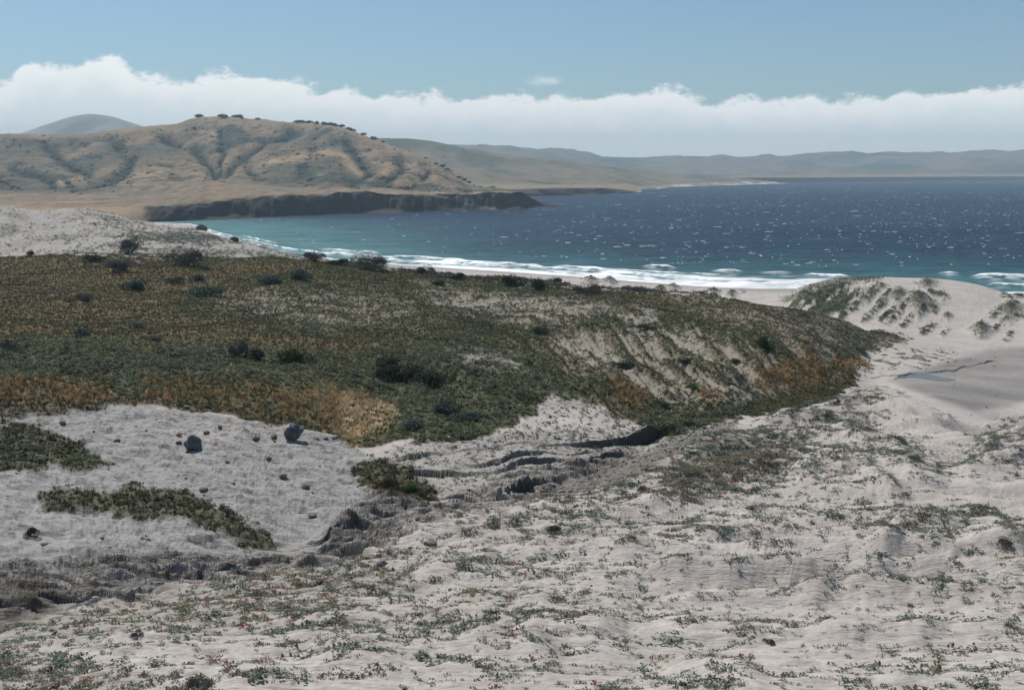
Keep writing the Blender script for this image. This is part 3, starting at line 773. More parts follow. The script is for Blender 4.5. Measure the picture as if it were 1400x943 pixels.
clods = []
for k in range(6):
    v, f = rock_mesh(rr, 1, .45, .55)
    clods.append((v, np.concatenate([f, f[:, 2:3]], 1), np.full(len(v), rr.uniform(.85, 1.15))))
pts, r, c = sample(np.clip(terr * (1 - cover) * .28 * ss(-.3, .5, fbm(X * .3, Y * .5, 3, 141)) + gully * 4.0 + ledge * .5, 0, 5) * (1 - mound), 6500)
VV, FF, CC, off = [], [], [], 0
tid = rng.integers(0, 6, len(pts)); sizes = rng.gamma(1.6, .045, len(pts)) + .03
cl_col = palette([(.20, .185, .16), (.30, .285, .26), (.13, .12, .105)], [2, 3, 1], len(pts))
for k, (tv, tf, tcc) in enumerate(clods):
    s = np.where(tid == k)[0]; th = rng.random(len(s)) * 6.28; cc, sn = np.cos(th), np.sin(th); S = sizes[s]
    x = (tv[None, :, 0] * cc[:, None] - tv[None, :, 1] * sn[:, None]) * S[:, None]; y = (tv[None, :, 0] * sn[:, None] + tv[None, :, 1] * cc[:, None]) * S[:, None]
    z = tv[None, :, 2] * S[:, None] + S[:, None] * .15
    VV.append(np.stack([x + pts[s, 0:1], y + pts[s, 1:2], z + pts[s, 2:3]], -1).reshape(-1, 3))
    FF.append((tf[None, :, :3] + (np.arange(len(s)) * len(tv))[:, None, None] + off).reshape(-1, 3)); CC.append((cl_col[s][:, None] * tcc[None, :, None]).reshape(-1, 3)); off += len(VV[-1])
rock_attr = attr_mat('clod_material', rough=.95, grain=((9, .8, 1.2),), spec=.1)
me = make_mesh('dirt_clods', np.concatenate(VV), np.concatenate(FF), rock_attr, np.concatenate(CC))
o = link('dirt_clods', me); o['kind'] = 'stuff'; o['label'] = 'small grey brown clods and stones strewn over bare ground'; o['category'] = 'clods'


# ================================================================== single things
def solid_mat(name, col, rough=.9, sc_=6, lo=.75, hi=1.25, bump=.4, bd=.05):
    m, nt, b = new_mat(name)
    tc_ = N(nt, 'ShaderNodeTexCoord'); n = N(nt, 'ShaderNodeTexNoise'); n.inputs['Scale'].default_value = sc_; n.inputs['Detail'].default_value = 6
    nt.links.new(tc_.outputs['Object'], n.inputs['Vector'])
    rgb = N(nt, 'ShaderNodeRGB'); rgb.outputs[0].default_value = (*col, 1)
    nt.links.new(mulcol(nt, rgb.outputs[0], n.outputs[0], lo, hi), b.inputs['Base Color'])
    b.inputs['Roughness'].default_value = rough; b.inputs['Specular IOR Level'].default_value = .2
    bp = N(nt, 'ShaderNodeBump'); bp.inputs['Strength'].default_value = bump; bp.inputs['Distance'].default_value = bd
    nt.links.new(n.outputs[0], bp.inputs['Height']); nt.links.new(bp.outputs[0], b.inputs['Normal'])
    return m


boulder_mat = solid_mat('boulder_material', (.10, .105, .115), sc_=5, lo=.6, hi=1.5, bump=.8, bd=.08)
brown_rock = solid_mat('brown_rock_material', (.15, .115, .085), sc_=5)
grey_rock = solid_mat('grey_rock_material', (.17, .165, .155), sc_=5)
sea_rock = solid_mat('sea_rock_material', (.06, .055, .05), sc_=1)


def rock(name, u, v, wpx, flat, mat, label, rough=.25, sink=.12, sub=3, seed=0, tmin=0, tmax=13, tilt=0):
    p = at(u, v, tmin, tmax)
    rad = wpx / FPX * p[1] * .5 * 1.04
    vv, ff = rock_mesh(random.Random(seed), sub, rough, flat)
    vv = vv * rad
    me = make_mesh(name, vv, ff, mat, None, True)
    o = link(name, me, None, (p[0], p[1], p[2] + rad * flat * (1 - sink)))
    o.rotation_euler = (0, tilt, seed * 1.3)
    o['label'] = label; o['category'] = 'rock' if 'boulder' not in name else 'boulder'
    return o


g = 'dark boulders on the grey terrace'
o = rock('boulder', 264, 615, 25, .88, boulder_mat, 'round dark grey boulder, the left one of two on the bare terrace', .30, .2, 4, 1, tilt=.3); o['group'] = g
o = rock('boulder', 401, 600, 24, .95, boulder_mat, 'blocky blue grey boulder, the right one of two on the bare terrace', .42, .2, 4, 8); o['group'] = g
ROCKS = [(349,602,9,.8,brown_rock,'small brown rock farther left of the blocky boulder'),(375,602,10,1.0,brown_rock,'small brown rock just left of the blocky boulder'),
         (245,608,7,.7,brown_rock,'small brown stone just left of the round boulder'),(245,597,9,.5,brown_rock,'flat tan stone behind the round boulder, on pale sand'),
         (282,593,8,.5,brown_rock,'flat tan stone on pale sand between the two boulders'),(301,585,6,.7,grey_rock,'dark pebble on pale sand behind the tan stone'),
         (160,604,8,.7,grey_rock,'dark stone at the left end of the bare terrace'),(85,582,8,.7,grey_rock,'small grey stone below the golden grass at far left'),
         (387,656,11,.6,grey_rock,'dark angular rock in the middle of the terrace'),(417,667,11,.6,grey_rock,'grey rock right of the dark angular one on the terrace'),
         (368,628,7,.7,grey_rock,'small dark stone alone on the terrace below the boulders'),(311,634,7,.5,grey_rock,'low flat stone below the round boulder'),
         (256,560,8,.6,grey_rock,'stone at the terrace edge under the golden grass'),(328,560,8,.7,grey_rock,'dark stone where the terrace meets the meadow'),
         (445,600,8,.5,grey_rock,'flat stone right of the blocky boulder'),(590,745,20,.35,grey_rock,'flat grey slab half buried in foreground sand'),
         (522,771,18,.35,grey_rock,'low dark slab at the near edge of the gully'),(725,765,14,.3,grey_rock,'thin dark slab lying on foreground sand'),
         (428,706,14,.5,grey_rock,'grey rock at the end of a crack on the terrace')]
for k, (u, v, w, fl, m_, lb) in enumerate(ROCKS):
    o = rock('rock', u, v, w, fl * .85, m_, lb, .75, .4, 2, 20 + k)
    o['group'] = 'stones lying on the bare ground'

# ---- shrubs
def shrub_mesh(r, n=900, leaf=.12, shape=(1, 1, .7), lobes=6, twiggy=False):
    cen = [(0, 0, .35, .6)] + [(r.uniform(-.65, .65), r.uniform(-.6, .6), r.uniform(.12, .5), r.uniform(.25, .5)) for _ in range(lobes)]
    vs, fs, cs = [], [], []
    for k in range(n):
        cx, cy, cz, cr = cen[r.randrange(len(cen))]
        a = r.uniform(0, 6.283); ce = r.uniform(-.35, 1); s = math.sqrt(max(0, 1 - ce * ce)); rad = cr * r.uniform(.55, 1.08)
        p = np.array([(cx + math.cos(a) * s * rad) * shape[0], (cy + math.sin(a) * s * rad) * shape[1], max(.0, (cz + ce * rad)) * shape[2]])
        th = r.uniform(0, 6.283); el = r.uniform(-.3, 1.3)
        ax = np.array([math.cos(th) * math.cos(el), math.sin(th) * math.cos(el), math.sin(el)])
        sd = np.cross(ax, [r.uniform(-1, 1), r.uniform(-1, 1), r.uniform(-1, 1)]); sd /= np.linalg.norm(sd) + 1e-6
        L = leaf * r.uniform(.6, 1.5) * (1.5 if twiggy else 1); W = leaf * r.uniform(.4, .8) * (.3 if twiggy else 1)
        i = len(vs); vs += [p - ax * L * .5, p + sd * W * .5, p + ax * L * .5, p - sd * W * .5]; fs.append([i, i + 1, i + 2, i + 3])
        cs += [r.uniform(.65, 1.4)] * 4
    return np.array(vs), np.array(fs), np.array(cs)


def tube_mesh(paths):
    vs, fs = [], []
    for (a, b, ra, rb) in paths:
        a = np.array(a, float); b = np.array(b, float); d = b - a; d /= np.linalg.norm(d)
        s = np.cross(d, [0.3, 1, 0.1]); s /= np.linalg.norm(s); t = np.cross(d, s); i = len(vs)
        for (p, rr_) in ((a, ra), (b, rb)):
            for k in range(6):
                an = k * math.pi / 3; vs.append(p + (s * math.cos(an) + t * math.sin(an)) * rr_)
        for k in range(6):
            fs.append([i + k, i + (k + 1) % 6, i + 6 + (k + 1) % 6, i + 6 + k])
    return np.array(vs), np.array(fs)


KINDS = {'grey': ((.085, .085, .08), True), 'dark': ((.042, .052, .034), False), 'blue': ((.065, .095, .075), False), 'pale': ((.14, .17, .14), False),
         'green': ((.04, .065, .018), False), 'bright': ((.07, .13, .02), False), 'brown': ((.085, .06, .035), True), 'olive': ((.075, .072, .028), False)}
bark = solid_mat('bark_material', (.09, .07, .055), sc_=8)
proto = {}
for kname, (colr, tw) in KINDS.items():
    proto[kname] = []
    for q_ in range(3):
        v, f, cc = shrub_mesh(rr, 1500 if not tw else 1900, .115, (1, .9, .72), 7, tw)
        fm = make_mesh('foliage', v, f, leaf_mat, np.array(colr)[None] * cc[:, None])
        paths = []
        for j in range(9):
            a = rr.uniform(0, 6.28); d = rr.uniform(.2, .7)
            paths.append(((0, 0, -.08), (math.cos(a) * d, math.sin(a) * d, rr.uniform(.25, .5)), .035, .012))
        v, f = tube_mesh(paths); sm = make_mesh('stems', v, f, bark)
        proto[kname].append((fm, sm))
SHRUBS = [
 (42,348,16,.9,'brown','small brown bush alone on the ridge at far left'),
 (176,347,46,.75,'grey','wide grey bush on the ridge against pale dunes'),
 (252,362,52,.8,'grey','largest dark grey bush on the ridge, left half'),
 (168,372,38,.8,'grey','loose dark grey bush below the ridge, left of the largest'),
 (130,358,28,.5,'dark','low dark bush below the ridge left of the loose grey one'),
 (280,370,20,.6,'grey','small grey bush at the right foot of the largest ridge bush'),
 (190,396,42,.5,'blue','low blue green cushion shrub in the rusty meadow, left of two similar'),
 (284,405,48,.5,'blue','low blue green cushion shrub at the edge of the pale patches'),
 (370,389,36,.55,'blue','low blue green shrub, left one of a close pair under the ridge'),
 (406,382,38,.6,'blue','low blue green shrub, right one of a close pair under the ridge'),
 (240,387,24,.5,'blue','small blue green shrub, left of two below the largest ridge bush'),
 (272,384,26,.5,'blue','small blue green shrub, right of two below the largest ridge bush'),
 (120,412,32,.6,'grey','sparse purplish grey bush in the rusty meadow'),
 (12,478,26,.8,'dark','dark bush cut by the left edge of the view'),
 (115,458,30,.5,'blue','bluish low shrub in the left meadow'),
 (186,449,26,.6,'pale','pale grey green shrub in the left meadow'),
 (212,464,24,.5,'pale','small pale shrub right below the pale grey green one'),
 (324,487,32,1.25,'grey','tall rounded grey bush standing in the meadow'),
 (350,491,30,.9,'dark','dark bush touching the tall rounded grey bush'),
 (402,496,58,.55,'green','wide dark green bush right of the tall grey bush'),
 (430,357,36,.7,'grey','grey bush on the ridge left of the mound'),
 (462,362,28,.5,'dark','low dark bush on the ridge between grey bushes'),
 (505,369,60,.55,'grey','broad grey bush mass on the mound above the beach'),
 (585,376,34,.7,'grey','grey bush on the ridge in front of the surf'),
 (626,382,28,.5,'dark','low dark bush on the ridge in front of the surf'),
 (600,390,22,.4,'green','small green bush just below the ridge'),
 (700,391,30,.8,'dark','dark bush on the ridge beside the beach'),
 (735,396,30,.8,'dark','darkest bush on the ridge, right of two dark ones'),
 (757,386,22,.6,'dark','small dark bush behind the ridge near the beach'),
 (800,401,42,.6,'grey','wide grey bush left of the green dunelets'),
 (870,398,20,.6,'grey','small grey bush right of the green dunelets'),
 (1044,478,26,1.1,'green','tall dark green bush alone on the sandy flank'),
 (946,532,20,.7,'bright','small bright green bush low on the sandy flank'),
 (545,520,62,.6,'dark','dark thicket bush at the left of the hollow'),
 (590,525,58,.55,'dark','dark thicket bush at the right of the hollow'),
 (530,502,40,.6,'dark','dark bush at the upper left of the hollow'),
 (605,560,50,.4,'blue','grey green bush below the dark hollow'),
 (640,575,46,.4,'blue','grey green bush above the sandy bank'),
 (560,585,44,.4,'blue','grey green bush beside the golden grass'),
 (912,588,28,.5,'dark','dark bush in the gully mouth, nearest the ledge'),
 (940,582,24,.5,'dark','dark bush in the gully mouth, right of its neighbour'),
 (910,556,22,.5,'dark','dark bush above the gully mouth'),
 (850,505,34,.45,'dark','dark bush on the upper sandy flank'),
 (935,500,30,.5,'dark','dark bush in the middle of the sandy flank'),
 (1005,497,26,.5,'dark','dark bush on the sandy flank above the golden grass'),
 (885,452,26,.45,'dark','low dark bush high on the speckled slope'),
 (740,455,28,.4,'dark','low dark bush at the middle of the speckled slope'),
 (42,734,20,1.0,'dark','small dark shrub on the bare terrace at far left'),
 (530,668,36,.8,'brown','brownish bush at the left end of the gully ledges'),
 (560,672,26,.6,'bright','pale green bush at the left end of the gully ledges'),
 (580,680,24,.6,'olive','olive bush at the foot of the gully ledges'),
 (760,728,26,.35,'olive','olive cushion plant on foreground sand below the gully'),
 (1372,752,30,.5,'grey','grey bush on the foreground sand near the right edge'),
 (198,596,0,0,'grey',''),
 (878,672,22,.6,'brown','brown tussock where the gully meets foreground sand'),
 (275,945,60,.55,'grey','twiggy grey plant at the bottom edge, left of centre'),
 (190,870,24,.7,'grey','upright twiggy grey plant on sand at lower left'),
 (1052,880,24,.45,'brown','twiggy brown and green plant on sand at lower right'),
]
for k, (u, v, w, hr, kd, lb) in enumerate(SHRUBS):
    if w == 0:
        continue
    p = at(u, v, 0 if v > 620 else 4.6, 13.15 if u < 1080 else 13.4)
    rad = w / FPX * p[1] * .5 * 1.12
    fm, sm = proto[kd][k % 3]
    e = bpy.data.objects.new('shrub', None); COL.objects.link(e)
    e.location = p; e.scale = (rad, rad * .9, rad * max(.75, hr * 1.65)); e.rotation_euler = (0, 0, rr.uniform(0, 6.28))
    e['label'] = lb; e['category'] = 'shrub'; e['group'] = 'shrubs scattered over the coastal slope'
    link('foliage', fm, e); link('stems', sm, e)

# sea rocks at the head of the bay
for k, (u, v, w, y, lb) in enumerate([(275,314,13,700,'dark rock at the water edge, the left one at the head of the bay'), (321,330,11,600,'dark rock at the water edge, the right one at the head of the bay')]):
    x, yy, z = world(u, v, y)
    rad = w / FPX * y * .5
    vv, ff = rock_mesh(random.Random(50 + k), 3, .35, .75)
    me = make_mesh('sea_rock', vv * rad, ff, sea_rock, None, True)
    p = at(u, v + 1, 15, 19)
    o = link('sea_rock', me, None, (x, y, z)) if False else link('sea_rock', me, None, (p[0], p[1], p[2] + rad * .3))
    o.scale = (p[1] / y,) * 3
    o['label'] = lb; o['category'] = 'rock'; o['group'] = 'rocks at the head of the bay'

# ================================================================== SEA
shore_u = np.array(us, float); shore_y = Yk[:, 18].copy()
def shore(u):
    return pchip(shore_u, shore_y[:, None], np.clip(u, -900, 2400))[:, 0]
su = np.concatenate([np.linspace(-1400, -60, 60)[:-1], np.arange(-60, 1461, 1.25), np.linspace(1460, 2900, 80)[1:]])
sy = shore(su)
sy = np.where(su < 262, 760 + (su < 262) * 0, sy)
# distance beyond the shore along the ray, fine near the shore
s_ = np.concatenate([np.linspace(-25, 140, 190), np.geomspace(143, 7600, 330)])
S2 = np.broadcast_to(s_[:, None], (len(s_), len(su)))
YS = sy[None] + S2
vsea = v_from_z(0.0, YS)
XS, YS, _ = world(np.broadcast_to(su, YS.shape), vsea, YS)
US = np.broadcast_to(su, YS.shape)
ZS = np.zeros_like(YS)
fadew = 1 - ss(800, 2500, YS)
ZS += fadew * (.35 * noise2(XS * .05, YS * .14, 3) + .25 * noise2(XS * .12, YS * .3, 5)) * ss(0, 60, S2)
# breakers: (u0, u1, s, height, half width m)
BREAK = [(560,760,6,.8,7),(480,700,26,.7,5),(700,1000,30,.8,5),(760,1160,10,.9,8),(-100,330,28,.5,6),(330,380,60,.6,5),(335,460,34,.7,5),(440,520,62,.9,6),(445,545,38,.9,6),(525,640,44,1.0,6),(600,745,34,1.1,7),(560,700,20,.7,6),
         (755,850,38,.9,5),(700,900,14,.7,6),(815,1150,22,1.2,8),(880,925,66,1.2,6),(975,1015,62,1.1,5),(1040,1080,56,.6,4),(1100,1160,48,.8,4),
         (1000,1200,12,.7,6),(1285,1310,62,.9,4),(1330,1480,56,1.4,7),(1350,1480,24,1.0,6),(1400,1700,40,1,7),(1800,2200,45,1,7),(760,1010,46,.35,3)]
foam = np.zeros_like(YS)
wob = 9 * fbm(XS * .012, XS * 0 + 4, 3, 201)
near_s = S2 < 200
for k, (a, b_, s0, h, w) in enumerate(BREAK):
    e = ss(a - 6, a + 14, US) * (1 - ss(b_ - 14, b_ + 6, US))
    sc0 = s0 * 1.0 + wob * .7 + 2.5 * noise2(XS * .06, XS * 0 + k * 3.3, 7)
    d = S2 - sc0
    lump = np.clip(.85 + .45 * noise2(XS * .07, YS * .1, 9 + k), .3, 1.3)
    w = w * .72
    prof = np.where(d > 0, np.exp(-(d / (w * .5)) ** 2), np.exp(-(d / w) ** 2))
    ZS += h * prof * e * lump * near_s
    foam = np.maximum(foam, e * ss(.42, .75, prof * lump + .25 * noise2(XS * .4, YS * .3, 13)))
    trail = np.where(d < 0, np.exp(d / (w * 2.2)), 0)
    foam = np.maximum(foam, e * trail * .75 * ss(-.25, .35, fbm(XS * .15, YS * .12, 4, 23 + k)))
sw = 5 + 4 * noise2(XS * .03, XS * 0, 31) + 2 * noise2(XS * .13, XS * 0, 33)
foam = np.maximum(foam, (1 - ss(sw, sw + 3.0, S2)) * .95)
wash = (1 - ss(18, 50, S2)) * ss(820, 960, US) * (1 - ss(1180, 1260, US))
foam = np.maximum(foam, wash * ss(-.35, .15, fbm(XS * .06, YS * .10, 4, 41)))
foam = np.maximum(foam, .8 * (1 - ss(15, 45, S2)) * (1 - ss(330, 420, US)) * ss(-.15, .2, fbm(XS * .07, YS * .05, 4, 43)))
teal = np.exp(-np.maximum(S2, 0) / (75 + 55 * (1 - ss(250, 800, US))))
bay = (1 - ss(330, 720, US)) * (1 - ss(150, 520, S2))
teal = np.clip(teal + .75 * bay + .12 * fbm(XS * .008, YS * .008, 3, 45) * (S2 < 400), 0, 1)
deep = np.array([.003, .014, .036]); mid_ = np.array([.009, .036, .062]); tealc = np.array([.055, .155, .155])
wtone = ss(-.5, .6, fbm(XS * .0012, YS * .0035, 3, 47)) * .6 + .3 * ss(900, 300, US)
CS = mix(mix(deep, mid_, np.clip(wtone, 0, 1)), tealc, teal)
foam = foam * ss(-4, 0, S2 + 6)
CS = mix(CS, np.array([.86, .87, .87]), np.clip(foam, 0, 1))

sea_mat, nt, b = new_mat('sea_material')
at_ = N(nt, 'ShaderNodeAttribute', attribute_name='Col'); fa = N(nt, 'ShaderNodeAttribute', attribute_name='foam')
geo = N(nt, 'ShaderNodeNewGeometry'); mp = N(nt, 'ShaderNodeMapping'); mp.inputs['Scale'].default_value = (.35, 1, 1)
nt.links.new(geo.outputs['Position'], mp.inputs[0])
n1_ = N(nt, 'ShaderNodeTexNoise'); n1_.inputs['Scale'].default_value = .07; n1_.inputs['Detail'].default_value = 8; n1_.inputs['Roughness'].default_value = .7
nt.links.new(mp.outputs[0], n1_.inputs['Vector'])
nt.links.new(mulcol(nt, at_.outputs['Color'], n1_.outputs[0], .5, 1.6), b.inputs['Base Color'])
bp = N(nt, 'ShaderNodeBump'); bp.inputs['Strength'].default_value = 1.0; bp.inputs['Distance'].default_value = 2.5
nt.links.new(n1_.outputs[0], bp.inputs['Height']); nt.links.new(bp.outputs[0], b.inputs['Normal'])
mr = N(nt, 'ShaderNodeMapRange'); mr.inputs[3].default_value = .42; mr.inputs[4].default_value = .95
nt.links.new(fa.outputs['Fac'], mr.inputs[0]); nt.links.new(mr.outputs[0], b.inputs['Roughness'])
b.inputs['IOR'].default_value = 1.33; b.inputs['Specular IOR Level'].default_value = .16
me = make_mesh('sea', np.stack([XS, YS, ZS], -1).reshape(-1, 3), grid_faces(len(s_), len(su)), sea_mat, CS.reshape(-1, 3), True, {'foam': np.clip(foam, 0, 1)})
sea = link('sea', me); sea['kind'] = 'structure'

# whitecaps: small foam crests standing on the water
nc = 11000
uu = rng.uniform(-250, 1650, nc)
ly = rng.random(nc)
ycap = np.exp(np.log(430) + ly ** .82 * (np.log(5200) - np.log(430)))
keep = ycap > shore(uu) + 75
lim = np.interp(uu, [-250, 262, 300, 400, 500, 600, 700, 745, 760, 870, 900, 1060, 1400, 1650], [0, 0, 860, 930, 1000, 1040, 1110, 1190, 1600, 2200, 2700, 3900, 4900, 4900])
keep &= ycap < lim
clus = noise2(uu * .02, np.log(ycap) * 9, 61) + rng.normal(0, .3, nc) + .25 * ss(300, 1000, uu)
keep &= clus > .06
keep &= rng.random(nc) < (.4 + .6 * ss(500, 900, uu))
uu, ycap = uu[keep], ycap[keep]
xc, yc, _ = world(uu, v_from_z(0, ycap), ycap)
VV, FF = [], []; off = 0
for k in range(len(uu)):
    L = (rng.gamma(.7, .7) + .16) * (1.0 + yc[k] / 5000); h = rng.uniform(.02, .12) * (1 + yc[k] / 5000) * min(1.6, .5 + L / 3)
    w = h * 1.3 + .35; n = 7
    t = np.linspace(-1, 1, n)
    env = np.sqrt(np.clip(1 - t ** 2, 0, 1)) * (1 + .35 * rng.normal(0, 1, n)); env = np.clip(env, .03, 2)
    ang = rng.normal(0.0, .22); bend = rng.normal(0, .4)
    px = xc[k] + t * L * math.cos(ang); py = yc[k] + t * L * math.sin(ang) + bend * t * t
    z0_ = .12
    rows_ = np.concatenate([np.stack([px, py - w * env, np.full(n, z0_ - .3)], -1), np.stack([px, py - w * .35 * env, z0_ + h * env * .8], -1),
                            np.stack([px, py, z0_ + h * env], -1), np.stack([px, py + w * env * .8, np.full(n, z0_ - .3)], -1)])
    VV.append(rows_); FF.append(grid_faces(4, n) + off); off += len(rows_)
foam_mat = solid_mat('foam_material', (.66, .69, .70), sc_=.5, lo=.85, hi=1.05, bump=.2)
me = make_mesh('whitecaps', np.concatenate(VV), np.concatenate(FF), foam_mat, None, True)
o = link('whitecaps', me); o['kind'] = 'stuff'; o['label'] = 'small white foam crests blown across the dark blue bay'; o['category'] = 'whitecaps'
print('whitecaps', len(uu))

# ================================================================== HILLS
def strip_terrain(name, table, sub, ustep, mat, fn):
    us_ = sorted(table); K_ = len(table[us_[0]])
    Vk_ = np.zeros((len(us_), K_)); Yk_ = np.zeros((len(us_), K_))
    for i, u in enumerate(us_):
        for k, s in enumerate(table[u]):
            if s[0] == Z:
                Yk_[i, k] = s[2]; Vk_[i, k] = v_from_z(s[1], s[2])
            else:
                Vk_[i, k], Yk_[i, k] = s
    uc = np.arange(us_[0], us_[-1] + .1, ustep)
    tq_ = np.concatenate([k + np.arange(n) / n for k, n in enumerate(sub)] + [[K_ - 1.0]])
    V_ = pchip(np.arange(K_), pchip(us_, Vk_, uc).T, tq_); Y_ = np.exp(pchip(np.arange(K_), pchip(us_, np.log(Yk_), uc).T, tq_))
    U_ = np.broadcast_to(uc, V_.shape)
    X_, Y_, Z_ = world(U_, V_, Y_)
    T_ = np.broadcast_to(tq_[:, None], V_.shape)
    Xn, Yn, Zn, Cn = fn(X_, Y_, Z_.copy(), U_, V_, T_)
    me = make_mesh(name, np.stack([Xn, Yn, Zn], -1).reshape(-1, 3), grid_faces(*V_.shape), mat, Cn.reshape(-1, 3), True)
    o = link(name, me); o['kind'] = 'structure'
    PU_, PV_ = project(Xn, Yn, Zn)
    return o, uc, np.stack([Xn, Yn, Zn], -1), PV_


hill_mat = attr_mat('hill_material', rough=1.0, spec=.05, grain=((.02, .88, 1.12), (.12, .85, 1.15)), bump=((.06, .6, 3.0, (1, 1, 1)),))

# main headland
HT = {
 -1500:[(Z,0,740),(Z,1,750),(285,860),(258,1150),(238,1350),(218,1550),(200,1750),(186,1950),(Z,70,2500)],
 -400: [(Z,0,640),(Z,1,650),(285,850),(260,1150),(240,1330),(220,1520),(202,1700),(188,1880),(Z,70,2400)],
 0:    [(Z,0,640),(Z,1,650),(284,850),(262,1120),(240,1300),(220,1500),(203,1680),(184,1850),(Z,70,2400)],
 100:  [(Z,0,640),(Z,1,660),(283,860),(265,1100),(243,1280),(222,1480),(203,1670),(184,1850),(Z,70,2400)],
 200:  [(Z,-3,790),(Z,0,826),(283,852),(262,1130),(240,1300),(215,1500),(195,1680),(173,1850),(Z,90,2400)],
 240:  [(Z,-3,800),(Z,0,842),(281,862),(258,1170),(237,1340),(212,1530),(190,1720),(169,1900),(Z,100,2400)],
 280:  [(Z,-5,800),(Z,0,858),(276,880),(250,1240),(230,1400),(207,1580),(184,1760),(160,1950),(Z,110,2500)],
 340:  [(Z,-5,860),(Z,0,893),(271,915),(250,1230),(230,1380),(207,1570),(185,1760),(162,1950),(Z,110,2500)],
 400:  [(Z,-5,900),(Z,0,940),(267,960),(255,1160),(235,1310),(212,1500),(190,1700),(168,1900),(Z,100,2450)],
 460:  [(Z,-5,950),(Z,0,985),(264,1004),(258,1130),(238,1270),(217,1430),(195,1630),(172,1850),(Z,90,2400)],
 500:  [(Z,-5,970),(Z,0,1005),(265,1024),(259,1130),(243,1240),(226,1380),(206,1560),(186,1780),(Z,80,2300)],
 530:  [(Z,-5,980),(Z,0,1017),(267,1036),(260,1130),(246,1220),(231,1350),(215,1510),(198,1720),(Z,70,2200)],
 560:  [(Z,-5,1000),(Z,0,1032),(267,1052),(262,1130),(251,1200),(238,1310),(224,1460),(209,1640),(Z,60,2100)],
 613:  [(Z,-5,1030),(Z,0,1062),(268,1084),(263,1135),(257,1180),(249,1260),(241,1370),(233,1500),(Z,35,1900)],
 640:  [(Z,-5,1050),(Z,0,1078),(267,1100),(264,1140),(261,1170),(258,1220),(254,1290),(251,1370),(Z,20,1700)],
 680:  [(Z,-5,1070),(Z,0,1098),(263,1124),(262,1150),(261,1175),(260,1200),(259,1230),(259,1270),(Z,5,1500)],
 710:  [(Z,-5,1095),(Z,0,1122),(263,1148),(263,1165),(263,1180),(264,1200),(265,1225),(266,1260),(Z,-4,1450)],
 728:  [(Z,-5,1130),(Z,0,1165),(272,1185),(271,1195),(272,1205),(273,1215),(274,1230),(277,1260),(Z,-8,1400)],
 745:  [(Z,-6,1180),(Z,-1,1200),(280,1215),(280,1220),(281,1225),(281,1230),(281,1240),(282,1260),(Z,-8,1400)],
 770:  [(Z,-6,1180),(Z,-4,1200),(Z,-3,1215),(Z,-3,1220),(Z,-3,1225),(Z,-3,1230),(Z,-3,1240),(Z,-4,1260),(Z,-8,1400)],
}
VALLEYS = [([(225,184),(262,198),(290,222),(300,236),(284,247)], 7, 16), ([(404,178),(365,192),(330,215),(302,236)], 6, 16), ([(300,180),(305,200),(300,225)], 5, 9),
           ([(470,192),(492,215),(505,235),(480,256)], 8, 11), ([(150,190),(180,212),(170,235),(110,258)], 9, 11), ([(55,190),(85,215),(120,236)], 8, 9), ([(20,228),(60,238),(75,250)], 8, 9),
           ([(545,212),(552,230),(520,256)], 7, 8), ([(-60,190),(-40,220),(10,255)], 12, 12), ([(430,205),(415,225),(400,250)], 7, 7), ([(90,245),(115,258)], 7, 7), ([(585,232),(580,245),(560,258)], 5, 5),
           ([(-200,200),(-180,230),(-140,258)], 14, 12), ([(340,232),(350,245),(370,252)], 6, 6)]


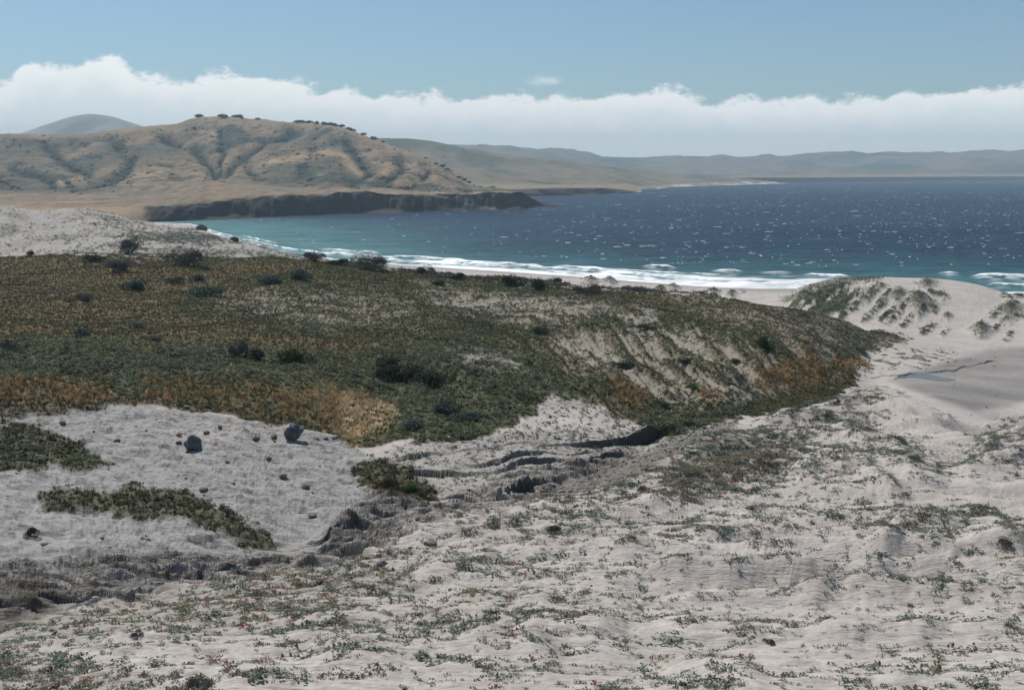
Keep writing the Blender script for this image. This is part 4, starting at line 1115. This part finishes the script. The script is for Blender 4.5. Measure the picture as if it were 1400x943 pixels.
def headland_fn(X, Y, Zz, U, V, T):
    bell = ss(3, 4, T) * (1 - ss(6.2, 7, T))
    wu = 6 * fbm(X * .006, Y * .006, 3, 301); wv = 4 * fbm(X * .006, Y * .006, 3, 305)
    sc_ = np.zeros_like(X)
    for pts, w, dep in VALLEYS:
        d = seg_dist(U + wu, V + wv, pts, 1.4)
        e = np.exp(-(d / w) ** 2)
        w2 = np.exp(-(d / (w * 2.6)) ** 2)
        Zz = Zz - bell * dep * (.42 * e + .25 * w2) * (1 - .45 * ss(380, 460, U))
        sc_ = np.maximum(sc_, e)
    rg = ridged(X * .0050, Y * .0022, 4, 311)
    Zz = Zz + bell * (rg - .55) * 4 + bell * (ridged(X * .016, Y * .006, 4, 312) - .5) * 2.2
    Zz = Zz + (ss(2.6, 3.6, T) * (1 - ss(6.6, 7.4, T) * .8)) * (fbm(X * .012, Y * .012, 4, 313) * 4.5 + fbm(X * .03, Y * .02, 4, 314, .6) * 2.4)
    Zz = Zz + ss(2, 2.2, T) * fbm(X * .02, Y * .02, 3, 315) * 1.0
    # cliff: buttresses and gullies
    cl = ss(.95, 1.3, T) * (1 - ss(2.0, 2.15, T))
    k = ridged(X * .018, Y * .006, 4, 317)
    cw = ss(185, 215, U)
    Yn = Y + cw * cl * (k - .4) * 26 + cw * (1 - ss(2.2, 3.0, T)) * fbm(X * .01, X * 0, 3, 319) * 16
    Zz = Zz + cw * cl * fbm(X * .05, Y * .05 + Zz * .1, 3, 321) * 2.0 + cw * ss(1.5, 2.0, T) * (1 - ss(2.1, 2.6, T)) * fbm(X * .02, X * 0 + 7, 4, 322, .6) * 4.5
    grass = np.array([.225, .172, .118]); tan = np.array([.29, .225, .15]); sage = np.array([.125, .118, .09]); scrub = np.array([.038, .05, .044]); rockc = np.array([.06, .056, .052]); talus = np.array([.20, .175, .14])
    nn = fbm(X * .006, Y * .003, 4, 323, .6)
    C = mix(grass, sage, ss(-.25, .3, nn))
    C = mix(C, tan, ss(.15, .55, fbm(X * .007, Y * .004, 4, 325, .6)) * .8)
    plain = (1 - ss(2.7, 3.1, T)) * ss(2.0, 2.1, T)
    C = mix(C, np.array([.215, .17, .125]), plain * .85)
    C = mix(C, np.array([.27, .185, .12]), plain * ss(.0, .4, fbm(X * .012, Y * .01, 3, 327)) * (1 - ss(300, 420, U)) * .8)
    C = mix(C, scrub, np.clip(sc_ * bell * 1.1, 0, 1) * ss(-.5, .2, fbm(X * .02, Y * .012, 3, 329) + sc_ * .5))
    scr = ss(.12, .4, fbm(X * .009, Y * .005, 5, 331, .65)) * ss(3.1, 3.6, T) * (1 - ss(6.2, 6.8, T))
    C = mix(C, scrub * 1.3, scr * .85)
    fine = fbm(X * .035, Y * .016, 5, 341, .8)
    C = mix(C, scrub * 1.6, ss(.0, .45, fine + .3 * scr - .15 * plain) * .75 * ss(2.1, 3.0, T))
    C = C * (1 + .55 * fbm(X * .07, Y * .03, 4, 343, .8))[..., None]
    spur = np.exp(-(seg_dist(U, V, [(370,222),(410,212),(445,205),(470,212),(490,235)], 1.4) / 6) ** 2) * bell
    C = mix(C, np.array([.40, .28, .17]), spur * .7)
    top = ss(6.4, 6.9, T)
    C = mix(C, np.array([.28, .215, .14]), top * .8)
    C = mix(C, mix(rockc, talus, ss(.1, .5, fbm(X * .02, Y * .02 + Zz * .06, 4, 333)) * (.25 + .5 * ss(560, 640, U))), cw * (1 - ss(1.96, 2.03, T)))
    lc = 1 - cw
    C = mix(C, np.array([.30, .23, .15]), lc * (1 - ss(1.9, 2.1, T)))
    pr_ = np.clip(.04 + sc_ * 1.5 + .6 * ss(-.05, .4, fine + .3 * scr), 0, 1.6) * ss(2.9, 3.3, T) * (1 - ss(6.5, 7, T)) * (U > -60) * (U < 680) * ss(.0, .35, fbm(X * .05, Y * .03, 3, 345))
    ar_ = np.abs(np.gradient(X, axis=1) * np.gradient(Y, axis=0))
    ww = (pr_ * ar_).ravel(); idx_ = rng.choice(len(ww), 4200, p=ww / ww.sum())
    jit = rng.normal(0, 3, (4200, 2))
    HSCR.extend(np.stack([X.ravel()[idx_] + jit[:, 0], Yn.ravel()[idx_] + 0 * jit[:, 1], Zz.ravel()[idx_] - .3], -1))
    return X, Yn, Zz, C


HSCR = []
headland, huc, HP, HPV = strip_terrain('headland_hills', HT, [2, 26, 26, 34, 34, 30, 30, 16], 1.6, hill_mat, headland_fn)

# scrub bushes on the slopes of the headland
_c = np.array([v_ for v_ in HSCR])
hk = rng.random(len(_c)) < .9
scatter('hillside_scrub', [leaf_template(26, 1.0, .8, .5, .7, rr, .6) for _ in range(5)], _c[hk], .8 + rng.gamma(1.6, .55, hk.sum()), palette([(.035, .045, .036), (.05, .058, .045), (.07, .07, .05)], [2, 2, 1], hk.sum()), leaf_mat,
        'dark scrub bushes dotted over the slopes of the headland hill', 'scrub', zs=rng.uniform(.5, .9, hk.sum()))
# second coast: low cliffs with hills behind
MT = {
 440: [(Z,-5,1700),(Z,0,1760),(262,1790),(255,2100),(240,2500),(222,2850),(205,3150),(192,3400),(Z,90,4200)],
 520: [(Z,-5,1700),(Z,0,1770),(262,1800),(255,2100),(240,2500),(222,2850),(205,3150),(189,3400),(Z,90,4200)],
 560: [(Z,-5,1700),(Z,0,1780),(262,1810),(255,2100),(242,2500),(224,2850),(207,3150),(190,3400),(Z,90,4200)],
 640: [(Z,-5,1700),(Z,0,1780),(260,1810),(254,2100),(244,2500),(231,2850),(217,3150),(203,3400),(Z,90,4200)],
 700: [(Z,-5,1700),(Z,0,1770),(259,1800),(254,2100),(246,2500),(235,2850),(223,3150),(212,3400),(Z,70,4200)],
 760: [(Z,-5,1730),(Z,0,1800),(257,1830),(254,2150),(248,2550),(239,2900),(229,3200),(219,3450),(Z,60,4200)],
 820: [(Z,-5,1830),(Z,0,1900),(257,1925),(253,2250),(248,2650),(242,3000),(234,3300),(226,3550),(Z,50,4200)],
 855: [(Z,-5,1900),(Z,0,1990),(260,2015),(253,2500),(248,2800),(244,3100),(237,3400),(230,3650),(Z,40,4200)],
 880: [(Z,-5,1990),(Z,-2,2080),(263,2120),(256,2700),(250,2900),(246,3200),(240,3500),(234,3750),(Z,35,4300)],
 920: [(Z,-5,2500),(Z,-1,2750),(254,2900),(253,3000),(249,3200),(246,3400),(242,3650),(238,3850),(Z,30,4300)],
 1000:[(Z,-5,2900),(Z,-1,3250),(251,3420),(250,3520),(247,3650),(245,3800),(243,3950),(241,4100),(Z,25,4500)],
 1080:[(Z,-5,3300),(Z,-2,3650),(Z,-2,3800),(Z,-2,3900),(Z,-2,4000),(Z,-2,4100),(Z,-2,4200),(Z,-2,4300),(Z,-5,4500)],
}


def mid_fn(X, Y, Zz, U, V, T):
    bell = ss(3, 4, T) * (1 - ss(6.3, 7, T)) * (1 - ss(820, 920, U))
    rg = ridged(X * .0032 + Y * .001, Y * .0016, 4, 401)
    Zz = Zz + bell * (rg - .5) * 26
    Zz = Zz + ss(2.2, 3, T) * (1 - ss(880, 950, U) * .8) * fbm(X * .006, Y * .006, 4, 403) * 4
    Yn = Y + (1 - ss(2.2, 3, T)) * ss(.9, 1.3, T) * (ridged(X * .012, Y * .01, 3, 405) - .5) * 30
    C = mix(np.array([.20, .165, .115]), np.array([.09, .10, .075]), ss(-.2, .35, fbm(X * .003, Y * .0018, 5, 407, .65)) * ss(3, 3.8, T))
    C = mix(C, np.array([.27, .215, .14]), (1 - ss(3.0, 3.5, T)) * .8)
    C = mix(C, np.array([.075, .07, .065]), (1 - ss(1.95, 2.05, T)) * (1 - ss(880, 900, U)))
    # pale beach and dunes at its right end
    dn = ss(868, 885, U) * (1 - ss(3.0, 3.3, T))
    for (u, w, h) in ((956, 16, 9), (1005, 22, 12), (1022, 10, 8), (1057, 18, 16), (985, 14, 7)):
        Zz = Zz + h * .38 * np.exp(-((U - u) / w) ** 2) * np.exp(-((T - 2.4) / .8) ** 2)
    C = mix(C, np.array([.50, .46, .41]), dn * ss(-.25, .1, fbm(X * .012, Y * .006, 3, 409)) * (1 - ss(2.1, 2.6, T) * .8))
    return X, Yn, Zz, C


mid, muc, MP, MPV = strip_terrain('second_headland', MT, [2, 12, 12, 24, 22, 22, 22, 8], 2.5, hill_mat, mid_fn)

FT = {}
for u, crest in [(-2600,225),(-1500,215),(-300,205),(300,205),(600,196),(640,197),(700,200),(780,207),(850,213),(930,214),(1000,215),(1080,213),(1150,210),(1230,208),(1300,210),(1360,206),(1450,206),(1700,212),(2200,215),(3200,222)]:
    sh = 3900 if u < 1000 else 3900 + min(1000, (u - 1000) * 2.5)
    top = 244 if u < 1000 else 243 - min(2, (u - 1000) / 200)
    FT[u] = [(Z,-5,sh - 100),(Z,0,sh),(top,sh + 40),(top - 3,sh + 700),(238 - (236 - crest) * .15,5700),(238 - (236 - crest) * .42,6200),(238 - (236 - crest) * .75,6700),(crest,7200),(Z,60,8600)]


def far_fn(X, Y, Zz, U, V, T):
    bell = ss(3, 4, T) * (1 - ss(6.6, 7.3, T))
    Zz = Zz + bell * (ridged(X * .0016, Y * .0009, 4, 501) - .5) * 60
    Zz = Zz + ss(5, 6.9, T) * fbm(X * .0015, Y * .001, 3, 503) * 10
    C = mix(np.array([.19, .16, .12]), np.array([.08, .09, .075]), ss(-.15, .4, fbm(X * .0016, Y * .001, 5, 505, .65)))
    C = mix(C, np.array([.27, .21, .14]), (1 - ss(2.8, 3.4, T)) * .8)
    C = mix(C, np.array([.06, .06, .06]), (1 - ss(1.9, 2.05, T)))
    return X, Y, Zz, C


strip_terrain('far_hills', FT, [2, 8, 8, 24, 22, 22, 22, 8], 5, hill_mat, far_fn)
# distant mountain at the left
DT = {}
for u, crest in [(-900,215),(-400,205),(-100,200),(0,192),(30,182),(70,168),(105,158),(122,156),(150,159),(180,168),(220,180),(300,190),(420,205)]:
    DT[u] = [(Z,0,3800),(Z,20,3900),(222 - (222 - crest) * .4,4400),(crest,4900),(Z,60,5600)]


def mount_fn(X, Y, Zz, U, V, T):
    Zz = Zz + ss(1, 2, T) * (1 - ss(2.4, 3, T)) * (ridged(X * .003, Y * .001, 4, 601) - .5) * 50
    C = mix(np.array([.30, .29, .26]), np.array([.24, .24, .22]), ss(-.2, .4, fbm(X * .003, Y * .002, 4, 603)))
    return X, Y, Zz, C


strip_terrain('distant_mountain', DT, [4, 26, 34, 10], 4, hill_mat, mount_fn)

# ---- trees on the hill crest
def on(P, PV_, uc, u, v):
    c = int(np.argmin(np.abs(uc - u))); pv = PV_[:, c]
    hit = np.where(pv <= v)[0]
    j = hit[0] if len(hit) else int(np.argmin(pv))
    return P[j, c].copy()


tree_leaf = attr_mat('tree_leaf_material', rough=.8, spec=.1, grain=((.4, .8, 1.2),), translucent=.2)
TREES = []
for q_ in range(3):
    v, f, cc = shrub_mesh(rr, 700, .2, (1, 1, .62), 8)
    v[:, 2] += .05
    cm = make_mesh('crown', v, f, tree_leaf, np.array([.045, .055, .032])[None] * cc[:, None])
    v, f = tube_mesh([((0, 0, -.15), (.03, .02, .4), .06, .045), ((.03, .02, .35), (.35, .1, .7), .04, .02), ((.03, .02, .35), (-.3, -.1, .65), .04, .02)])
    TREES.append((cm, make_mesh('trunk', v, f, bark)))
TS = [(272,12,'small lone tree at the left end of the hilltop'), (305,13,'round tree on the very top of the hill'), (320,9,'left tree of a tight pair on the hilltop'), (329,12,'right tree of a tight pair on the hilltop'),
      (352,7,'tiny tree right of the pair on the hilltop')]
ridge_l = [(406,9),(414,10),(423,11),(433,9),(442,10),(452,12),(459,10),(467,11),(476,9),(483,10),(497,9),(509,9),(513,8),(524,7)]
for k, (u, w) in enumerate(ridge_l):
    TS.append((u, w, 'dark tree in the row along the right shoulder of the hill'))
for (u, w) in [(596,7),(604,9),(612,8),(628,8),(634,8),(640,7),(582,6)]:
    TS.append((u, w, 'dark tree low on the right end of the hill above the point'))
for k, (u, w, lb) in enumerate(TS):
    c = int(np.argmin(np.abs(huc - u))); col_ = HPV[:, c]
    j = int(np.argmin(col_)); p = HP[max(0, j - 1), c]
    e = bpy.data.objects.new('tree', None); COL.objects.link(e)
    rad = w / FPX * p[1] * .5
    p[2] -= .1 * rad; rad *= 1.15; e.location = p; e.scale = (rad, rad, rad * 1.1); e.rotation_euler = (0, 0, k * 1.7)
    e['label'] = lb; e['category'] = 'tree'; e['group'] = 'trees on the crest of the hill'
    cm, tm = TREES[k % 3]
    link('crown', cm, e); link('trunk', tm, e)

# low skerries off the point
for k, (u, v, w, lb) in enumerate([(752,283,16,'low dark skerry just off the tip of the headland'), (768,282,9,'smallest dark rock farthest off the headland tip')]):
    y = 1215 + k * 10
    x, y, z = world(u, v, y)
    rad = w / FPX * y * .5
    vv, ff = rock_mesh(random.Random(90 + k), 3, .4, .22)
    me = make_mesh('sea_rock', vv * rad, ff, sea_rock, None, True)
    o = link('sea_rock', me, None, (x, y, .2)); o['label'] = lb; o['category'] = 'rock'; o['group'] = 'rocks off the point'

# ---- stream water on the right
water_mat, nt, b = new_mat('stream_water_material')
b.inputs['Base Color'].default_value = (.11, .11, .11, 1); b.inputs['Roughness'].default_value = .28
b.inputs['IOR'].default_value = 1.33
nz = N(nt, 'ShaderNodeTexNoise'); nz.inputs['Scale'].default_value = 3.0; bp = N(nt, 'ShaderNodeBump'); bp.inputs['Strength'].default_value = .15; bp.inputs['Distance'].default_value = .05
geo = N(nt, 'ShaderNodeNewGeometry'); nt.links.new(geo.outputs['Position'], nz.inputs['Vector']); nt.links.new(nz.outputs[0], bp.inputs['Height']); nt.links.new(bp.outputs[0], b.inputs['Normal'])


def pool(name, pts_top, pts_bot):
    """thin sheet of water following the ground between two edges"""
    vs = []
    n = 40
    tu = np.array([p[0] for p in pts_top]); tv = np.array([p[1] for p in pts_top]); bu = np.array([p[0] for p in pts_bot]); bv = np.array([p[1] for p in pts_bot])
    for k in range(n):
        u = tu[0] + (tu[-1] - tu[0]) * k / (n - 1)
        a = np.interp(u, tu, tv); b_ = np.interp(u, bu, bv)
        for t in (0, .25, .5, .75, 1):
            p = at(u, b_ + (a - b_) * t, 4.4, 14)
            p[2] += .05
            vs.append(p)
    me = make_mesh(name, np.array(vs), grid_faces(n, 5), water_mat, None, True)
    o = link(name, me); o['kind'] = 'structure'


pool('stream', [(1222,518),(1235,513),(1250,509.5),(1262,510),(1280,513.5),(1295,517),(1306,519)], [(1222,518.5),(1235,517),(1250,516),(1262,517.5),(1280,520),(1295,521),(1306,519.5)])
pool('stream_pool', [(1095,549),(1120,545),(1150,540),(1160,541)], [(1095,553),(1120,552),(1145,546),(1160,542)])

# ================================================================== HAZE
hz = bpy.data.materials.new('haze_material'); hz.use_nodes = True; nt = hz.node_tree
nt.nodes.remove(nt.nodes['Principled BSDF'])
pv = N(nt, 'ShaderNodeVolumePrincipled'); pv.inputs['Color'].default_value = (.68, .88, 1.0, 1); pv.inputs['Density'].default_value = 1.3e-4; pv.inputs['Anisotropy'].default_value = .0
nt.links.new(pv.outputs[0], nt.nodes['Material Output'].inputs['Volume'])
x0, x1, y0, y1, z0_, z1_ = -18000, 18000, -700, 8900, -12, 345
bv = np.array([[x, y, z] for x in (x0, x1) for y in (y0, y1) for z in (z0_, z1_)])
bf = np.array([[0, 1, 3, 2], [4, 6, 7, 5], [0, 4, 5, 1], [2, 3, 7, 6], [0, 2, 6, 4], [1, 5, 7, 3]])
o = link('haze', make_mesh('haze', bv, bf, hz)); o['kind'] = 'stuff'; o['label'] = 'thin blue sea haze over the bay and hills'; o['category'] = 'haze'

# ================================================================== SKY + CLOUD BANK
SUN_EL = math.radians(56); SUN_AZ = math.radians(-38)      # azimuth from +Y, positive to +X
w = bpy.data.worlds.new('World'); scene.world = w; w.use_nodes = True; nt = w.node_tree
bg = nt.nodes['Background']; bg.inputs['Strength'].default_value = .085
sky = N(nt, 'ShaderNodeTexSky', sky_type='NISHITA'); sky.sun_disc = False; sky.sun_elevation = SUN_EL; sky.sun_rotation = SUN_AZ
sky.altitude = 0; sky.air_density = 1.0; sky.dust_density = .6; sky.ozone_density = 1.6
tc_ = N(nt, 'ShaderNodeTexCoord'); sp = N(nt, 'ShaderNodeSeparateXYZ'); nt.links.new(tc_.outputs['Generated'], sp.inputs[0])


def math_n(op, a, b=None, c=None, clamp=False):
    n = N(nt, 'ShaderNodeMath', operation=op, use_clamp=clamp)
    for i, s in enumerate((a, b, c)):
        if s is None:
            continue
        if isinstance(s, (int, float)):
            n.inputs[i].default_value = s
        else:
            nt.links.new(s, n.inputs[i])
    return n.outputs[0]


az = math_n('ARCTAN2', sp.outputs[0], sp.outputs[1])            # radians
el = math_n('ARCSINE', sp.outputs[2])
# cloud-top height (radians) against azimuth
TOPS = [(-60, 5.0), (-30, 5.2), (-27, 4.7), (-25.5, 5.5), (-23.0, 6.05), (-21.5, 6.25), (-20.0, 5.55), (-17, 5.5), (-14, 5.45), (-10, 4.95), (-6, 4.75), (-2, 4.65), (1, 4.75), (4.5, 4.6), (8, 4.95), (11, 4.6), (15, 4.45), (19, 4.5), (24, 4.75), (28, 4.8), (60, 5.0)]
fc = N(nt, 'ShaderNodeFloatCurve'); cu = fc.mapping.curves[0]
xs = [((a + 60) / 120, (e - .5) / 10) for a, e in TOPS]
while len(cu.points) < len(xs):
    cu.points.new(.5, .5)
for p, (a, e) in zip(cu.points, xs):
    p.location = (a, e); p.handle_type = 'AUTO'
fc.mapping.update()
nt.links.new(math_n('MULTIPLY_ADD', az, 180 / math.pi / 120, .5, True), fc.inputs['Value'])
top = math_n('MULTIPLY', fc.outputs[0], math.radians(10))
cv = N(nt, 'ShaderNodeCombineXYZ'); nt.links.new(math_n('MULTIPLY', az, 1.0), cv.inputs[0]); nt.links.new(math_n('MULTIPLY', el, 1.8), cv.inputs[1])


def cnoise(scale, detail, rough=.55, seed=0, dist=0):
    n = N(nt, 'ShaderNodeTexNoise', noise_dimensions='4D'); n.inputs['Scale'].default_value = scale; n.inputs['Detail'].default_value = detail; n.inputs['Roughness'].default_value = rough
    n.inputs['W'].default_value = seed; n.inputs['Distortion'].default_value = dist
    nt.links.new(cv.outputs[0], n.inputs['Vector']); return n.outputs[0]


na = cnoise(24, 9, .66, 1.0)
nb = cnoise(7, 3, .5, 5.0)
edge = math_n('MULTIPLY_ADD', math_n('SUBTRACT', na, .5), math.radians(3.3), math_n('MULTIPLY', math_n('SUBTRACT', nb, .5), math.radians(1.2)))
dist = math_n('SUBTRACT', math_n('ADD', top, edge), el)          # >0 inside
mr = N(nt, 'ShaderNodeMapRange', interpolation_type='SMOOTHSTEP'); mr.inputs[1].default_value = math.radians(-.15); mr.inputs[2].default_value = math.radians(.34)
nt.links.new(dist, mr.inputs[0])
# lone puff above the bank
pa = math_n('DIVIDE', math_n('SUBTRACT', az, math.radians(1.7)), math.radians(1.15)); pe = math_n('DIVIDE', math_n('SUBTRACT', el, math.radians(5.0)), math.radians(.40))
pr = math_n('SQRT', math_n('ADD', math_n('MULTIPLY', pa, pa), math_n('MULTIPLY', pe, pe)))
pn = math_n('MULTIPLY_ADD', math_n('SUBTRACT', cnoise(40, 6, .6, 9), .5), 3.0, math_n('SUBTRACT', 1.0, pr))
mr3 = N(nt, 'ShaderNodeMapRange', interpolation_type='SMOOTHSTEP'); mr3.inputs[1].default_value = -.1; mr3.inputs[2].default_value = 1.1; mr3.inputs[4].default_value = .55
nt.links.new(pn, mr3.inputs[0])
mask = math_n('MAXIMUM', mr.outputs[0], mr3.outputs[0])
mask = math_n('MULTIPLY', mask, .97)
# colour: bright rim, greyer body
body = N(nt, 'ShaderNodeMapRange', interpolation_type='SMOOTHSTEP'); body.inputs[1].default_value = 0; body.inputs[2].default_value = math.radians(2.2)
nt.links.new(dist, body.inputs[0])
nd = cnoise(30, 8, .62, 3.0, .3)
shade = math_n('MULTIPLY_ADD', math_n('SUBTRACT', nd, .5), .9, body.outputs[0])
cr = N(nt, 'ShaderNodeMix', data_type='RGBA'); nt.links.new(math_n('MAXIMUM', math_n('MINIMUM', shade, 1.0), 0.0), cr.inputs[0])
cr.inputs[6].default_value = (13.0, 13.1, 12.9, 1); cr.inputs[7].default_value = (10.4, 11.3, 11.5, 1)
CLOUD_MIX = cr
fm_ = N(nt, 'ShaderNodeMix', data_type='RGBA'); tint = N(nt, 'ShaderNodeVectorMath', operation='MULTIPLY'); tint.inputs[1].default_value = (.80, .97, 1.05); nt.links.new(sky.outputs[0], tint.inputs[0])
nt.links.new(mask, fm_.inputs[0]); nt.links.new(tint.outputs[0], fm_.inputs[6]); nt.links.new(cr.outputs[2], fm_.inputs[7])
nt.links.new(fm_.outputs[2], bg.inputs['Color'])

sun = bpy.data.lights.new('sun', 'SUN'); sun.energy = 4.3; sun.angle = math.radians(.53); sun.color = (1.0, .955, .89)
so = bpy.data.objects.new('sun', sun); COL.objects.link(so)
from mathutils import Vector
sd_ = Vector((math.sin(SUN_AZ) * math.cos(SUN_EL), math.cos(SUN_AZ) * math.cos(SUN_EL), math.sin(SUN_EL)))
so.rotation_euler = (-sd_).to_track_quat('-Z', 'Y').to_euler(); so.location = (0, 0, 200)

cam = bpy.data.cameras.new('camera'); cam.sensor_width = 36; cam.lens = 36 * FPX / 1400; cam.clip_start = .3; cam.clip_end = 120000
co = bpy.data.objects.new('camera', cam); COL.objects.link(co); co.location = (0, 0, CAMZ); co.rotation_euler = (math.pi / 2 - PITCH, 0, 0)
scene.camera = co
scene.view_settings.view_transform = 'Standard'; scene.view_settings.look = 'None'; scene.view_settings.exposure = 0; scene.view_settings.gamma = 1
scene.cycles.use_denoising = True
scene.cycles.max_bounces = 4; scene.cycles.diffuse_bounces = 2; scene.cycles.volume_bounces = 0
